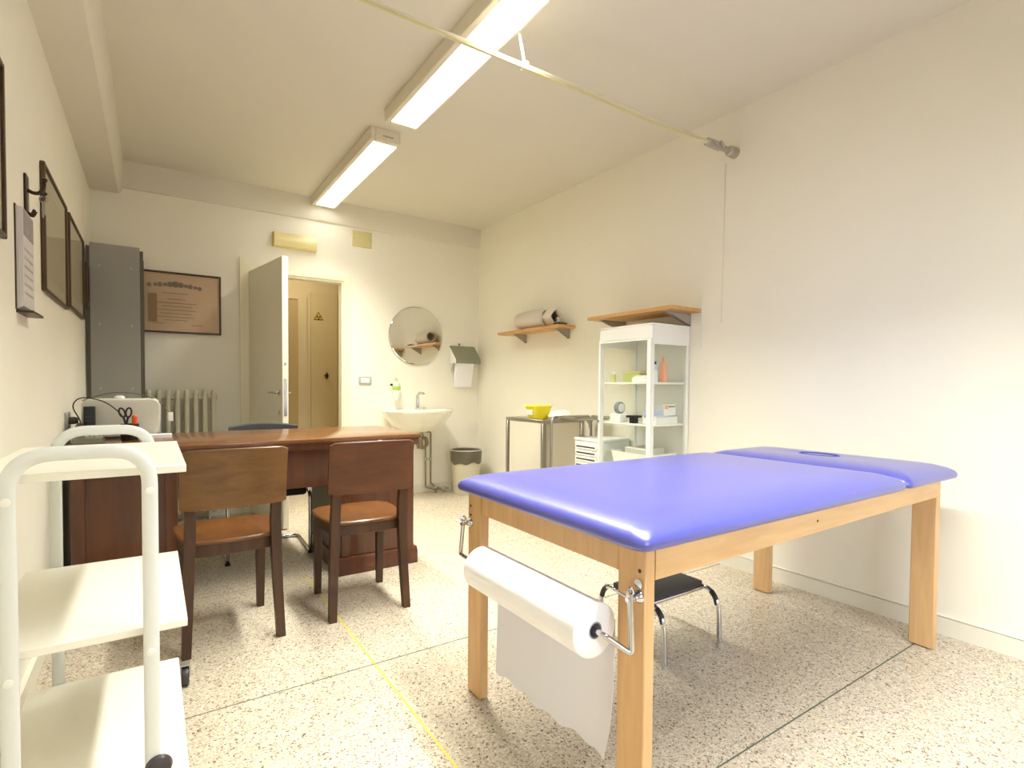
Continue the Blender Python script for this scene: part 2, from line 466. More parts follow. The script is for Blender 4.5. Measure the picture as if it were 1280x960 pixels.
# corridor beyond the door
w = MB(); w.box(-0.6, 2.6, 6.4, 6.5, 0, 2.6); w.box(-0.7, -0.6, 5.16, 6.5, 0, 2.6); w.box(2.6, 2.7, 5.16, 6.5, 0, 2.6)
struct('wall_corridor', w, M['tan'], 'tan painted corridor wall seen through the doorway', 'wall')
w = MB(); w.box(1.36, 1.455, 6.375, 6.3995, 0, 2.11); w.box(0.44, 1.36, 6.375, 6.3995, 2.055, 2.11); w.box(0.44, 0.50, 6.375, 6.3995, 0, 2.055)
struct('trim_12', w, M['tan'], 'frame of the left corridor door', 'door frame')
struct('ceiling_corridor', MB().box(-0.7, 2.7, 5.16, 6.5, 2.6, 2.7), M['tan'], 'ceiling of the corridor beyond the doorway', 'ceiling')
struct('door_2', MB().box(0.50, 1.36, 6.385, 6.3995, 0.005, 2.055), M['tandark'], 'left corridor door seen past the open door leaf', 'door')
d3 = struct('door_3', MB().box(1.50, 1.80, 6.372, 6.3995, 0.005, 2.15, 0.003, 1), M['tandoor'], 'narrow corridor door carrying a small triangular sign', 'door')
h = MB(); h.lathe([(0.018, -0.03), (0.018, 0.0)], (1.665, 6.372, 1.20), 'y', 12)
h.tube([(1.665, 6.345, 1.235), (1.68, 6.335, 1.20), (1.665, 6.345, 1.165)], 0.009, 8)
build('door_handle', h, M['bronze'], d3)
# warning sign on corridor door
sg = thing('warning_sign', 'small yellow and black triangular warning sign on the corridor door', 'sign', (1.583, 6.37, 1.83))
cx_, cz_ = 1.583, 1.868
def tri(r): return [(cx_+r*math.sin(a), cz_+r*math.cos(a)) for a in (0, 2*PI/3, 4*PI/3)]
build('sign_border', MB().prism(tri(0.062), 6.3685, 6.3715, 'y'), M['signblack'], sg)
build('sign_panel', MB().prism(tri(0.048), 6.367, 6.3684, 'y'), M['signyellow'], sg)
w = MB()
w.lathe([(0.005, 6.3655), (0.005, 6.3668)], (cx_, 0, cz_-0.004), 'y', 12)
for k in range(3):
    a0 = PI+k*2*PI/3; pts = []
    for t in range(7):
        a = a0-0.5+t/6; pts.append((cx_+0.024*math.sin(a), cz_-0.004+0.024*math.cos(a)))
    for t in range(7):
        a = a0+0.5-t/6; pts.append((cx_+0.008*math.sin(a), cz_-0.004+0.008*math.cos(a)))
    w.prism(pts, 6.3655, 6.3668, 'y')
build('sign_symbol', w, M['signblack'], sg)

# ------------------------------------------------------------------ LIGHT FIXTURES
def fixture(y0, y1, label):
    t = thing('ceiling_light', label, 'ceiling light', (1.285, (y0+y1)/2, 2.69), 'fluorescent ceiling lights')
    x0, x1, z0, z1 = 1.18, 1.385, 2.69, ZC
    w = MB()
    w.box(x0, 1.213, y0, y1, z0, z1, 0.004, 1); w.box(1.372, x1, y0, y1, z0, z1, 0.004, 1)
    w.box(1.2131, 1.3719, y0, y0+0.04, z0, z1-0.001); w.box(1.2131, 1.3719, y1-0.03, y1, z0, z1-0.001)
    w.box(1.2131, 1.3719, y0+0.0401, y1-0.0301, z0+0.03, z1-0.001)
    build('housing', w, M['fixture'], t)
    pbox('diffuser', M['lamp'], t, 1.2135, 1.3715, y0+0.0405, y1-0.0305, z0+0.004, z0+0.02)
    w = MB()
    for y in (y0-0.006,): w.box(1.26, 1.33, y, y+0.0055, z0+0.03, z0+0.036)
    build('end_clip', w, M['switchgrey'], t)
    return t
fixture(3.42, 4.99, 'lit fluorescent ceiling light nearest the back wall')
fixture(1.62, 3.175, 'lit fluorescent ceiling light nearer the camera, crossed by the curtain rail')

fixture(-0.19, 1.365, 'unseen ceiling light added above the camera to brighten the right wall and couch')  # unseen third fixture, added to brighten the right wall and couch
# curtain rail
cr = thing('curtain_rail', 'thin cream rail hung below the ceiling, ending at the right wall', 'curtain rail', (1.37, 1.985, 2.51))
zr = 2.515
build('rail', MB().tube([(XL+0.2, 1.985, zr), (2.86, 1.985, zr)], 0.0125, 14), M['fixture'], cr)
w = MB(); w.tube([(1.385, 1.985, zr), (1.39, 2.06, ZC)], 0.006, 8); w.lathe([(0.018, zr-0.018), (0.018, zr+0.018)], (1.385, 1.985, 0), 'z', 12)
w.lathe([(0.025, ZC-0.006), (0.025, ZC)], (1.39, 2.06, 0), 'z', 12)
build('hanger', w, M['fixture'], cr)
w = MB(); w.lathe([(0.014, 2.66), (0.024, 2.67), (0.026, 2.78), (0.018, 2.80), (0.018, 2.87), (0.03, 2.88), (0.034, XR)], (0, 1.985, zr), 'x', 18)
w.tube(smooth([(2.70, 1.96, zr+0.01), (2.74, 1.955, zr-0.015), (2.76, 1.955, zr+0.015), (2.79, 1.955, zr-0.01)], 5), 0.006, 6)
build('wall_socket', w, M['steeldk'], cr)
w = MB()
w.tube(smooth([(XL+0.25, 1.972, zr-0.004), (0.9, 1.968, zr-0.016), (1.6, 1.968, zr-0.02), (2.1, 1.968, zr-0.028), (2.5, 1.968, zr-0.018), (2.68, 1.972, zr)], 6), 0.006, 6)
build('curtain_track', w, M['box'], cr)
cb = MB(); cb.tube([(XR-0.004, 2.045, 2.47), (XR-0.004, 2.055, 1.50)], 0.0032, 8)
tag(build('wall_cable', cb, M['base']), 'thin pale cable dropping down the right wall below the rail end', 'cable')

# ------------------------------------------------------------------ BACK WALL ITEMS
el = thing('emergency_light', 'yellowish rectangular emergency light above the doorway', 'emergency light', (1.05, YB, 2.29))
pbox('back_plate', M['emergbase'], el, 0.868, 1.237, YB-0.03, YB, 2.292, 2.418, 0.004)
w = MB(); w.prism([(YB-0.0301, 2.298), (YB-0.05, 2.300), (YB-0.068, 2.335), (YB-0.068, 2.375), (YB-0.045, 2.412), (YB-0.0301, 2.412)], 0.876, 1.229, 'x')
build('lens', w, M['emerg'], el)
jb = thing('junction_box_cover', 'square cream cover plate high on the back wall', 'cover plate', (1.66, YB, 2.40))
pbox('plate', M['box'], jb, 1.567, 1.752, YB-0.008, YB, 2.402, 2.55, 0.003)
w = MB()
for x in (1.585, 1.735): w.lathe([(0.006, YB-0.0105), (0.006, YB-0.0079)], (x, 0, 2.476), 'y', 10)
islands('screw', w, M['steeldk'], jb)
mi = thing('round_mirror', 'round frameless mirror above the washbasin', 'mirror', (2.21, YB, 1.305))
w = MB(); w.lathe([(0.287, YB-0.002), (0.292, YB-0.010), (0.290, YB-0.0135)], (2.21, 0, 1.595), 'y', 64); build('backing', w, M['switchgrey'], mi)
w = MB(); w.lathe([(0.289, YB-0.0136), (0.281, YB-0.0165)], (2.21, 0, 1.595), 'y', 64); build('glass', w, M['mirror'], mi, ang=1)
sw = thing('light_switch', 'white switch plate with grey frame beside the doorway', 'switch', (1.687, YB, 1.10))
w = MB(); w.box(1.625, 1.75, YB-0.01, YB, 1.10, 1.178, 0.003); build('plate', w, M['switchgrey'], sw)
w = MB(); w.box(1.645, 1.687, YB-0.014, YB-0.0101, 1.117, 1.162, 0.001, 1); w.box(1.688, 1.730, YB-0.014, YB-0.0101, 1.117, 1.162, 0.001, 1)
islands('rocker', w, M['plastic'], sw)

# diploma
def picture(name, label, cat, axis, a0, a1, z0, z1, wall, fw, depth, mframe, inner, matw, group=None):
    """framed picture; axis 'x': hangs on back wall (wall=y), axis 'y': on left wall (wall=x)"""
    mid = (a0+a1)/2
    loc = (mid, wall, z0) if axis == 'x' else (wall, mid, z0)
    t = thing(name, label, cat, loc, group)
    sgn = -1 if axis == 'x' else 1
    def bx(w, b0, b1, c0, c1, d0, d1, bev=0.0):
        lo, hi = sorted((wall+sgn*d0, wall+sgn*d1))
        if axis == 'x': w.box(b0, b1, lo, hi, c0, c1, bev, 1)
        else: w.box(lo, hi, b0, b1, c0, c1, bev, 1)
    w = MB()
    bx(w, a0, a0+fw, z0, z1, 0.001, depth, 0.003); bx(w, a1-fw, a1, z0, z1, 0.001, depth, 0.003)
    bx(w, a0+fw, a1-fw, z0, z0+fw, 0.001, depth, 0.003); bx(w, a0+fw, a1-fw, z1-fw, z1, 0.001, depth, 0.003)
    build('frame', w, mframe, t)
    w = MB(); bx(w, a0+fw, a1-fw, z0+fw, z1-fw, 0.002, depth*0.45); build('mount', w, inner[0], t)
    if matw:
        w = MB(); bx(w, a0+fw+matw, a1-fw-matw, z0+fw+matw, z1-fw-matw, depth*0.45+0.0002, depth*0.45+0.001); build('print', w, inner[1], t)
    w = MB(); bx(w, a0+fw, a1-fw, z0+fw, z1-fw, depth*0.66, depth*0.72); build('glass', w, M['pglass'], t)
    return t
dp = picture('framed_diploma', 'wide brown parchment diploma in a thin dark frame on the back wall', 'diploma', 'x', -0.30, 0.472, 1.498, 1.978, YB, 0.013, 0.025, M['pframe'], (M['dip'], None), 0)
w = MB(); yy = YB-0.0125
def inkbox(x0, x1, z0, z1): w.box(x0, x1, yy-0.0012, yy, z0, z1)
for k, (x, dz, hh) in enumerate([(-0.02, 0.0, .030), (0.02, .006, .026), (0.05, .010, .034), (0.085, .012, .026), (0.12, .016, .040), (0.155, .018, .046), (0.19, .016, .040), (0.225, .012, .026), (0.255, .010, .034), (0.29, .006, .026), (0.32, .0, .030)]):
    w.lathe([(hh*0.55, yy-0.0012), (hh*0.55, yy)], (x, 0, 1.865+dz), 'y', 10)
build('heading', w, M['inkgrey'], dp)
w = MB()
for x0, x1, z in ((0.06, 0.24, 1.812), (0.10, 0.22, 1.765), (0.02, 0.30, 1.735), (0.06, 0.27, 1.708), (0.04, 0.29, 1.68), (0.05, 0.26, 1.652), (0.03, 0.28, 1.624), (0.08, 0.24, 1.60), (-0.01, 0.08, 1.572), (0.26, 0.34, 1.565)):
    inkbox(x0, x1, z-0.0022, z+0.0022)
w.box(-0.03, 0.03, yy-0.0012, yy, 1.58, 1.80)
build('lettering', w, M['ink'], dp)

# radiator
rd = thing('radiator', 'cream column radiator under the framed diploma', 'radiator', (0.15, 4.97, 0.0))
x = -0.030; k = 0
while x < 0.42:
    w = MB()
    for yy_ in (4.925, 4.985):
        w.tube([(x, yy_, 0.12), (x, yy_, 0.99)], 0.0125, 10, rx=0.017, up=(1, 0, 0))
    w.tube(fillet([(x, 4.925, 0.96), (x, 4.925, 1.035), (x, 4.985, 1.035), (x, 4.985, 0.96)], 0.03), 0.017, 10)
    w.tube(fillet([(x, 4.925, 0.15), (x, 4.925, 0.075), (x, 4.985, 0.075), (x, 4.985, 0.15)], 0.03), 0.017, 10)
    build('radiator_column', w, M['radiator'], rd); x += 0.062
w = MB(); w.tube([(-0.045, 4.955, 0.99), (0.43, 4.955, 0.99)], 0.02, 12); w.tube([(-0.045, 4.955, 0.13), (0.43, 4.955, 0.13)], 0.02, 12)
islands('header_pipe', w, M['radiator'], rd)
w = MB()
for xx in (0.001, 0.373): w.box(xx-0.008, xx+0.008, 4.94, 4.97, 0.0, 0.14); w.box(xx-0.01, xx+0.01, 4.97, YB-0.003, 0.85, 0.88)
islands('bracket', w, M['radiator'], rd)

# washbasin
wb = thing('washbasin', 'white wall-hung ceramic washbasin beneath the round mirror', 'washbasin', (2.13, YB, 0.62))
def basin_ring(rx, ry, yc, z, n=40):
    pts = []
    for k in range(n):
        a = 2*PI*k/n
        x_ = math.copysign(abs(math.cos(a))**0.8, math.cos(a))*rx; y_ = math.copysign(abs(math.sin(a))**0.8, math.sin(a))*ry
        yv = min(yc+y_, YB-0.002)
        pts.append((2.13+x_, yv, z))
    return pts
w = MB()
w.loft([basin_ring(0.10, 0.12, 4.93, 0.635), basin_ring(0.17, 0.17, 4.89, 0.66), basin_ring(0.24, 0.21, 4.86, 0.71), basin_ring(0.295, 0.245, 4.835, 0.78),
        basin_ring(0.325, 0.262, 4.825, 0.83), basin_ring(0.338, 0.268, 4.825, 0.85), basin_ring(0.335, 0.266, 4.825, 0.858), basin_ring(0.315, 0.245, 4.825, 0.858),
        basin_ring(0.285, 0.185, 4.78, 0.848), basin_ring(0.23, 0.15, 4.78, 0.79), basin_ring(0.13, 0.10, 4.78, 0.745), basin_ring(0.03, 0.03, 4.78, 0.735)])
build('bowl', w, M['ceramic'], wb)
w = MB(); w.lathe([(0.022, 0.858), (0.022, 0.868), (0.017, 0.872), (0.015, 0.99), (0.013, 1.0)], (2.20, 4.99, 0), 'z', 16)
w.tube(smooth([(2.20, 4.99, 0.985), (2.205, 4.965, 1.015), (2.215, 4.90, 1.02), (2.218, 4.865, 1.0)], 6), 0.011, 10)
w.tube([(2.20, 4.99, 1.0), (2.225, 5.0, 1.028)], 0.008, 8)
build('faucet', w, M['chrome'], wb)
w = MB(); w.lathe([(0.018, 0.858), (0.018, 0.868), (0.008, 0.874)], (2.27, 4.985, 0), 'z', 14); build('overflow_knob', w, M['steeldk'], wb)
pp = thing('sink_pipes', 'exposed drain trap and water pipes below the washbasin', 'pipes', (2.3, 5.0, 0.0))
w = MB(); w.tube(fillet([(2.17, 4.93, 0.634), (2.17, 4.93, 0.50), (2.23, 4.93, 0.47), (2.29, 4.95, 0.50), (2.29, 4.97, 0.56), (2.29, YB, 0.56)], 0.035), 0.018, 12)
w.lathe([(0.03, 0.47), (0.033, 0.52), (0.03, 0.56)], (2.20, 4.93, 0), 'z', 14)
w.lathe([(0.028, 0.60), (0.028, 0.634)], (2.17, 4.93, 0), 'z', 14)
build('drain_trap', w, M['brass'], pp)
w = MB(); w.tube(fillet([(2.22, 5.02, 0.634), (2.36, 5.02, 0.62), (2.36, 5.02, 0.10), (2.40, 4.98, 0.05)], 0.02), 0.009, 10)
build('pipe', w, M['brass'], pp)
w = MB(); w.tube(fillet([(2.25, 5.02, 0.634), (2.30, 5.02, 0.54), (2.305, 5.02, 0.06), (2.36, 4.95, 0.045), (2.52, 4.93, 0.04)], 0.02), 0.009, 10)
build('pipe', w, M['brass'], pp)
for (x_, y_, z_) in ((2.40, 4.97, 0.045), (2.47, 4.94, 0.042)):
    w = MB()
    w.lathe([(0.018, -0.03), (0.022, 0), (0.018, 0.03)], (x_, y_, z_), 'x', 12)
    w.tube([(x_, y_, z_), (x_+0.01, y_-0.04, z_+0.02)], 0.008, 8)
    w.tube([(x_, y_, 0.0), (x_, y_, z_)], 0.008, 8)
    build('valve', w, M['steeldk'], pp)
w = MB(); w.lathe([(0.014, 0.33), (0.014, 0.36)], (2.305, 5.02, 0), 'z', 12); w.lathe([(0.014, 0.33), (0.014, 0.36)], (2.36, 5.02, 0), 'z', 12)
w.tube([(2.305, 5.02, 0.345), (2.36, 5.02, 0.345)], 0.005, 6)
build('pipe_clip', w, M['steeldk'], pp)
sd = thing('soap_dispenser', 'small soap bottle in a wall holder left of the faucet', 'soap dispenser', (1.98, YB, 0.95))
w = MB(); w.lathe([(0.024, 0.95), (0.034, 0.97), (0.038, 1.045)], (1.985, YB-0.05, 0), 'z', 18); build('holder', w, M['plastic'], sd)
w = MB(); w.lathe([(0.036, 1.0455), (0.040, 1.06), (0.040, 1.085)], (1.985, YB-0.05, 0), 'z', 18); build('soap_label', w, M['greenlab'], sd)
w = MB(); w.lathe([(0.040, 1.0855), (0.03, 1.115), (0.012, 1.125), (0.008, 1.155), (0.016, 1.157), (0.016, 1.165)], (1.985, YB-0.05, 0), 'z', 18)
w.box(1.975, 1.995, YB-0.012, YB-0.0005, 1.0, 1.08)
build('pump', w, M['cream'], sd)
w = MB(); w.lathe([(0.011, -0.02), (0.011, 0.0)], (1.925+0.018, YB-0.05, 1.10), 'x', 10); build('nozzle', w, M['bronze'], sd)
td = thing('towel_dispenser', 'wall paper-towel dispenser with sloping smoky grey cover beside the mirror', 'towel dispenser', (2.76, YB, 1.14))
xs0, xs1 = 2.60, 2.865
w = MB(); w.prism([(YB-0.0005, 1.33), (YB-0.0005, 1.50), (YB-0.012, 1.50), (YB-0.15, 1.365), (YB-0.15, 1.33)], xs0, xs1, 'x'); build('side_body', w, M['plastic'], td)
w = MB(); w.prism([(YB-0.005, 1.512), (YB-0.02, 1.512), (YB-0.162, 1.368), (YB-0.162, 1.325), (YB-0.152, 1.325), (YB-0.1502, 1.366), (YB-0.0125, 1.5005), (YB-0.005, 1.5005)], xs0-0.012, xs1+0.012, 'x'); build('cover', w, M['olive'], td)
w = MB(); w.lathe([(0.008, YB-0.014), (0.008, YB-0.006)], (2.70, 0, 1.535), 'y', 10); w.box(2.697, 2.703, YB-0.01, YB-0.006, 1.5, 1.535); build('key_tab', w, M['bronze'], td)
w = MB(); w.prism([(YB-0.03, 1.08), (YB-0.02, 1.08), (YB-0.04, 1.329), (YB-0.09, 1.329)], xs0+0.03, xs1-0.03, 'x'); build('paper_sheet', w, M['paper'], td)
w = MB()
for xx in (xs0-0.006, xs1-0.006): w.prism([(YB-0.0005, 1.25), (YB-0.0005, 1.3295), (YB-0.06, 1.3295), (YB-0.02, 1.25)], xx, xx+0.012, 'x')
islands('bracket', w, M['cream'], td)

# waste bin
bn = thing('waste_bin', 'round waste bin lined with a dark bag in the back corner', 'waste bin', (2.65, 4.80, 0.0))
w = MB(); w.lathe([(0.125, 0.0), (0.128, 0.01), (0.155, 0.43), (0.150, 0.43), (0.122, 0.02)], (2.65, 4.80, 0), 'z', 32, True, True); build('bin_body', w, M['binbody'], bn)
w = MB(); n = 48; rings = []
for (r, z, amp) in ((0.1555, 0.315, 0.010), (0.160, 0.35, 0.006), (0.1625, 0.40, 0.003), (0.163, 0.435, 0.0), (0.158, 0.442, 0), (0.149, 0.435, 0), (0.140, 0.33, 0.006), (0.132, 0.2, 0.01)):
    rings.append([(2.65+r*math.cos(2*PI*k/n), 4.80+r*math.sin(2*PI*k/n), z+amp*math.sin(7*2*PI*k/n)+amp*0.6*math.sin(3*2*PI*k/n)) for k in range(n)])
w.loft(rings, True, False, False); build('bin_bag', w, M['bag'], bn)
w = MB(); w.tube([(2.65+0.163*math.cos(a), 4.80+0.163*math.sin(a), 0.446) for a in [2*PI*k/40 for k in range(40)]], 0.005, 8, closed=True); build('rim', w, M['cream'], bn)

# ------------------------------------------------------------------ LEFT WALL ITEMS
picture('framed_picture', 'dark framed picture beside the wall hook, second from the camera', 'picture', 'y', 2.925, 3.625, 1.478, 2.01, XL, 0.016, 0.018, M['pframe'], (M['matt'], M['print']), 0.06, 'framed pictures on the left wall')
picture('framed_picture', 'dark framed picture just before the grey shelving, third from the camera', 'picture', 'y', 3.73, 4.43, 1.505, 2.012, XL, 0.016, 0.018, M['pframe'], (M['matt'], M['print']), 0.06, 'framed pictures on the left wall')
picture('framed_picture', 'dark framed picture cut off by the left edge of the photo', 'picture', 'y', 1.60, 2.21, 1.53, 2.05, XL, 0.016, 0.018, M['pframe'], (M['matt'], M['print']), 0.06, 'framed pictures on the left wall')
picture('small_frame', 'small dark frame tucked between the third picture and the grey shelving', 'picture', 'y', 4.46, 4.605, 1.61, 1.885, XL, 0.02, 0.03, M['pframe'], (M['pframe'], M['pframe']), 0.02, 'framed pictures on the left wall')
hk = thing('coat_hook', 'dark metal coat hook on the left wall above the calendar', 'hook', (XL, 2.61, 1.70))
w = MB(); w.box(XL, XL+0.008, 2.585, 2.64, 1.69, 1.85, 0.003)
build('hook_plate', w, M['bronze'], hk)
w = MB(); w.tube(smooth([(XL+0.008, 2.61, 1.795), (XL+0.025, 2.61, 1.788), (XL+0.042, 2.61, 1.793), (XL+0.052, 2.61, 1.815), (XL+0.054, 2.61, 1.835)], 6), 0.0065, 10)
w.lathe([(0.002, 1.832), (0.010, 1.837), (0.010, 1.845), (0.003, 1.850)], (XL+0.054, 2.61, 0), 'z', 12)
w.tube(smooth([(XL+0.044, 2.61, 1.797), (XL+0.052, 2.61, 1.785), (XL+0.060, 2.61, 1.795)], 5), 0.005, 8)
build('hook_arm', w, M['bronze'], hk)
for dy in (-0.012, 0.014):
    w = MB(); w.tube(smooth([(XL+0.008, 2.61+dy, 1.712), (XL+0.020, 2.61+dy, 1.708), (XL+0.028, 2.61+dy, 1.725)], 5), 0.005, 8); build('lower_hook', w, M['bronze'], hk)
w = MB(); w.tube([(XL+0.052, 2.61, 1.782)]+[(XL+0.052+0.012*math.sin(a), 2.61, 1.770+0.012*math.cos(a)) for a in [2*PI*k/12 for k in range(1, 12)]], 0.002, 6, closed=True)
w.box(XL+0.048, XL+0.051, 2.60, 2.62, 1.705, 1.760); w.box(XL+0.054, XL+0.057, 2.60, 2.618, 1.715, 1.763)
tag(build('key_ring', w, M['steel']), 'small bunch of keys hanging from the wall hook', 'keys')
ca = thing('wall_calendar', 'tear-off wall calendar hanging below the coat hook', 'calendar', (XL, 2.52, 1.34))
w = MB(); w.box(XL, XL+0.004, 2.415, 2.63, 1.345, 1.695); build('backing_board', w, M['pframe'], ca)
w = MB()
for k in range(4): w.box(XL+0.0042+k*0.004, XL+0.0078+k*0.004, 2.42+0.003*k, 2.628-0.002*k, 1.348+0.003*k, 1.69)
build('sheets', w, M['calpaper'], ca)
w = MB(); w.box(XL+0.0202, XL+0.021, 2.44, 2.615, 1.60, 1.685); build('photo_header', w, M['calphoto'], ca)
w = MB()
for r in range(6):
    for c in range(7): w.box(XL+0.0202, XL+0.0206, 2.45+c*0.023, 2.460+c*0.023, 1.40+r*0.03, 1.410+r*0.03)
build('date_marks', w, M['switchgrey'], ca)
w = MB(); w.box(XL, XL+0.045, 2.425, 2.62, 1.335, 1.343); build('ledge', w, M['pframe'], ca)

# grey shelving
sh = thing('steel_shelving', 'tall grey steel shelving unit in the back left corner', 'shelving', (-0.21, 4.82, 0.0))
pbox('side_panel', M['grey'], sh, -0.352, -0.072, 4.632, 4.638, 0.0, 2.052, 0.002, 1)
for (x0, x1) in ((-0.372, -0.334), (-0.082, -0.052)):
    for y0 in (4.64, 4.985):
        w = MB(); w.box(x0, x1, y0, y0+0.003, 0, 2.03); xx = x0 if x0 < -0.2 else x1-0.003
        w.box(xx, xx+0.003, y0+0.003, y0+0.035, 0, 2.03)
        build('upright', w, M['greydk'], sh)
for z in (0.08, 0.52, 0.96, 1.30, 1.60, 2.0):
    pbox('shelf', M['grey'], sh, -0.369, -0.056, 4.645, 5.02, z, z+0.03, 0.002, 1)
w = MB()
for z in (1.06, 1.5, 1.9, 0.55):
    for x_ in (-0.30, -0.12): w.lathe([(0.007, 4.629), (0.007, 4.632)], (x_, 0, z), 'y', 10)
islands('bolt', w, M['switchgrey'], sh)

# ------------------------------------------------------------------ DESK
dk = thing('desk', 'reddish-brown wooden pedestal desk with glossy top', 'desk', (0.52, 3.45, 0.0))
w = MB(); w.box(-0.345, 1.372, 3.05, 3.83, 0.776, 0.80, 0.005)
build('desktop', w, M['mahogx'], dk)
w = MB(); w.prism([(3.075, 0.735), (3.075, 0.7755), (3.062, 0.7755), (3.064, 0.76), (3.07, 0.75)], -0.333, 1.36, 'x')
w.box(1.335, 1.36, 3.0755, 3.81, 0.74, 0.7755); w.box(-0.333, -0.31, 3.0755, 3.81, 0.74, 0.7755); w.box(-0.309, 1.334, 3.79, 3.81, 0.74, 0.7755)
build('edge_moulding', w, M['mahog'], dk)
def pedestal(x0, x1, inner):
    w = MB(); w.box(x0, x1, 3.095, 3.78, 0.10, 0.7345, 0.003, 1)
    # corner stiles and raised front field
    w.box(x0, x0+0.05, 3.085, 3.0948, 0.10, 0.734, 0.002, 1); w.box(x1-0.05, x1, 3.085, 3.0948, 0.10, 0.734, 0.002, 1)
    w.box(x0+0.0501, x1-0.0501, 3.085, 3.0948, 0.66, 0.734, 0.002, 1)
    p = build('pedestal', w, M['mahog'], dk)
    w = MB()
    w.prism([(3.068, 0.0), (3.068, 0.078), (3.083, 0.0995), (3.79, 0.0995), (3.79, 0.0)], x0-0.02, x1+0.02, 'x')
    build('plinth', w, M['mahog'], dk)
    return p
pedestal(-0.313, 0.095, 1); pedestal(0.893, 1.335, -1)
pbox('inner_side', M['mahoggrey'], dk, 0.8885, 0.8925, 3.11, 3.77, 0.102, 0.733)
pbox('modesty_panel', M['mahog'], dk, 0.097, 0.888, 3.10, 3.12, 0.525, 0.7345, 0.002, 1)

# desk things
pr = thing('printer', 'white rounded plastic printer on the left end of the desk', 'printer', (-0.145, 3.65, 0.80))
w = MB()
def rrect(x0, x1, z0, z1, r, n=6):
    out = []
    for (cx, cz, a0) in ((x1-r, z1-r, 0), (x0+r, z1-r, PI/2), (x0+r, z0+r, PI), (x1-r, z0+r, 1.5*PI)):
        for k in range(n+1):
            a = a0+PI/2*k/n; out.append((cx+r*math.cos(a), cz+r*math.sin(a)))
    return out
def rr_ring(y, ins, r): return [(p[0], y, p[1]) for p in rrect(-0.318+ins, 0.03-ins, 0.803+ins, 1.012-ins, r)]
w.loft([rr_ring(3.595, 0.018, 0.02), rr_ring(3.585+0.012, 0.006, 0.03), rr_ring(3.62, 0, 0.035), rr_ring(3.80, 0, 0.035), rr_ring(3.82, 0.01, 0.03)])
build('casing', w, M['cream'], pr)
w = MB(); w.lathe([(0.026, 1.0125), (0.022, 1.026), (0.01, 1.03)], (-0.155, 3.66, 0), 'z', 16); build('paper_tab', w, M['plastic'], pr)
pbox('side_cover', M['calpaper'], pr, 0.0305, 0.034, 3.63, 3.79, 0.83, 0.98, 0.001, 1)
pc = thing('pen_cup', 'black mesh pen cup on the desk in front of the printer', 'pen cup', (-0.105, 3.45, 0.80))
w = MB(); w.lathe([(0.036, 0.80), (0.038, 0.803), (0.042, 0.885), (0.0395, 0.885), (0.035, 0.806)], (-0.105, 3.45, 0), 'z', 24); build('cup', w, M['black'], pc)
sx = MB()
def oval(cx, cz, rx, rz, tilt, y): return [(cx+rx*math.cos(a)*math.cos(tilt)-rz*math.sin(a)*math.sin(tilt), y, cz+rx*math.cos(a)*math.sin(tilt)+rz*math.sin(a)*math.cos(tilt)) for a in [2*PI*k/20 for k in range(20)]]
ss = thing('scissors', 'black handled scissors standing in the pen cup', 'scissors', (-0.12, 3.445, 0.82))
for (cx, t, y) in ((-0.136, 0.30, 3.445), (-0.108, -0.12, 3.441)):
    w = MB(); w.tube(oval(cx, 0.945, 0.012, 0.024, t, y), 0.0045, 8, closed=True); w.tube([(cx+0.02*math.sin(t)*0.9, y, 0.922), (-0.120, y, 0.88)], 0.005, 8)
    w.tube([(-0.120, y, 0.88), (-0.118, y, 0.815)], 0.003, 6)
    build('handle', w, M['black'], ss)
w = MB(); w.lathe([(0.004, 0.812), (0.011, 0.815), (0.012, 0.90), (0.013, 0.925), (0.006, 0.932)], (-0.083, 3.445, 0), 'z', 14)
tag(build('orange_marker', w, M['orange']), 'orange capped marker standing in the pen cup', 'marker')
ph = thing('desk_telephone', 'dark desk telephone at the left end of the desk', 'telephone', (-0.27, 3.45, 0.80))
w = MB(); w.prism([(3.37, 0.80), (3.37, 0.822), (3.53, 0.845), (3.53, 0.80)], -0.335, -0.215, 'x'); build('base', w, M['olive'], ph)
w = MB(); w.tube(fillet([(-0.312, 3.38, 0.842), (-0.312, 3.40, 0.868), (-0.312, 3.50, 0.880), (-0.312, 3.525, 0.862)], 0.02), 0.017, 12); build('handset', w, M['black'], ph)
w = MB()
for r in range(4):
    for c in range(3): w.box(-0.285+c*0.02, -0.272+c*0.02, 3.40+r*0.025, 3.415+r*0.025, 0.826+r*0.0036, 0.831+r*0.0036)
build('keypad', w, M['switchgrey'], ph)
pbox('display', M['steel'], ph, -0.285, -0.222, 3.505, 3.525, 0.842, 0.852, 0.001, 1)
bb = thing('black_speaker', 'small upright black box on the desk against the printer', 'box', (-0.275, 3.555, 0.80))
pbox('casing', M['black'], bb, -0.302, -0.254, 3.53, 3.578, 0.80, 0.975, 0.003)
w = MB()
for k in range(5): w.box(-0.296, -0.260, 3.5285, 3.5299, 0.83+k*0.022, 0.838+k*0.022)
build('grille', w, M['blackfab'], bb)
w = MB()
for k in range(6):
    dx = random.uniform(-.002, .002); w.box(-0.03+dx, 0.085+dx, 3.50, 3.58+dx, 0.8003+k*0.003, 0.803+k*0.003)
tag(build('paper_pad', w, M['paper']), 'small stack of white paper on the desk beside the trolley', 'paper')
ol = thing('wall_outlet', 'grey wall outlet on the left wall beside the desk', 'outlet', (XL, 3.62, 0.87))
pbox('plate', M['switchgrey'], ol, XL, XL+0.012, 3.56, 3.68, 0.86, 0.945, 0.003)
w = MB(); w.lathe([(0.018, XL+0.0121), (0.02, XL+0.035), (0.014, XL+0.05)], (0, 3.62, 0.90), 'x', 14); build('plug', w, M['greydk'], ol)
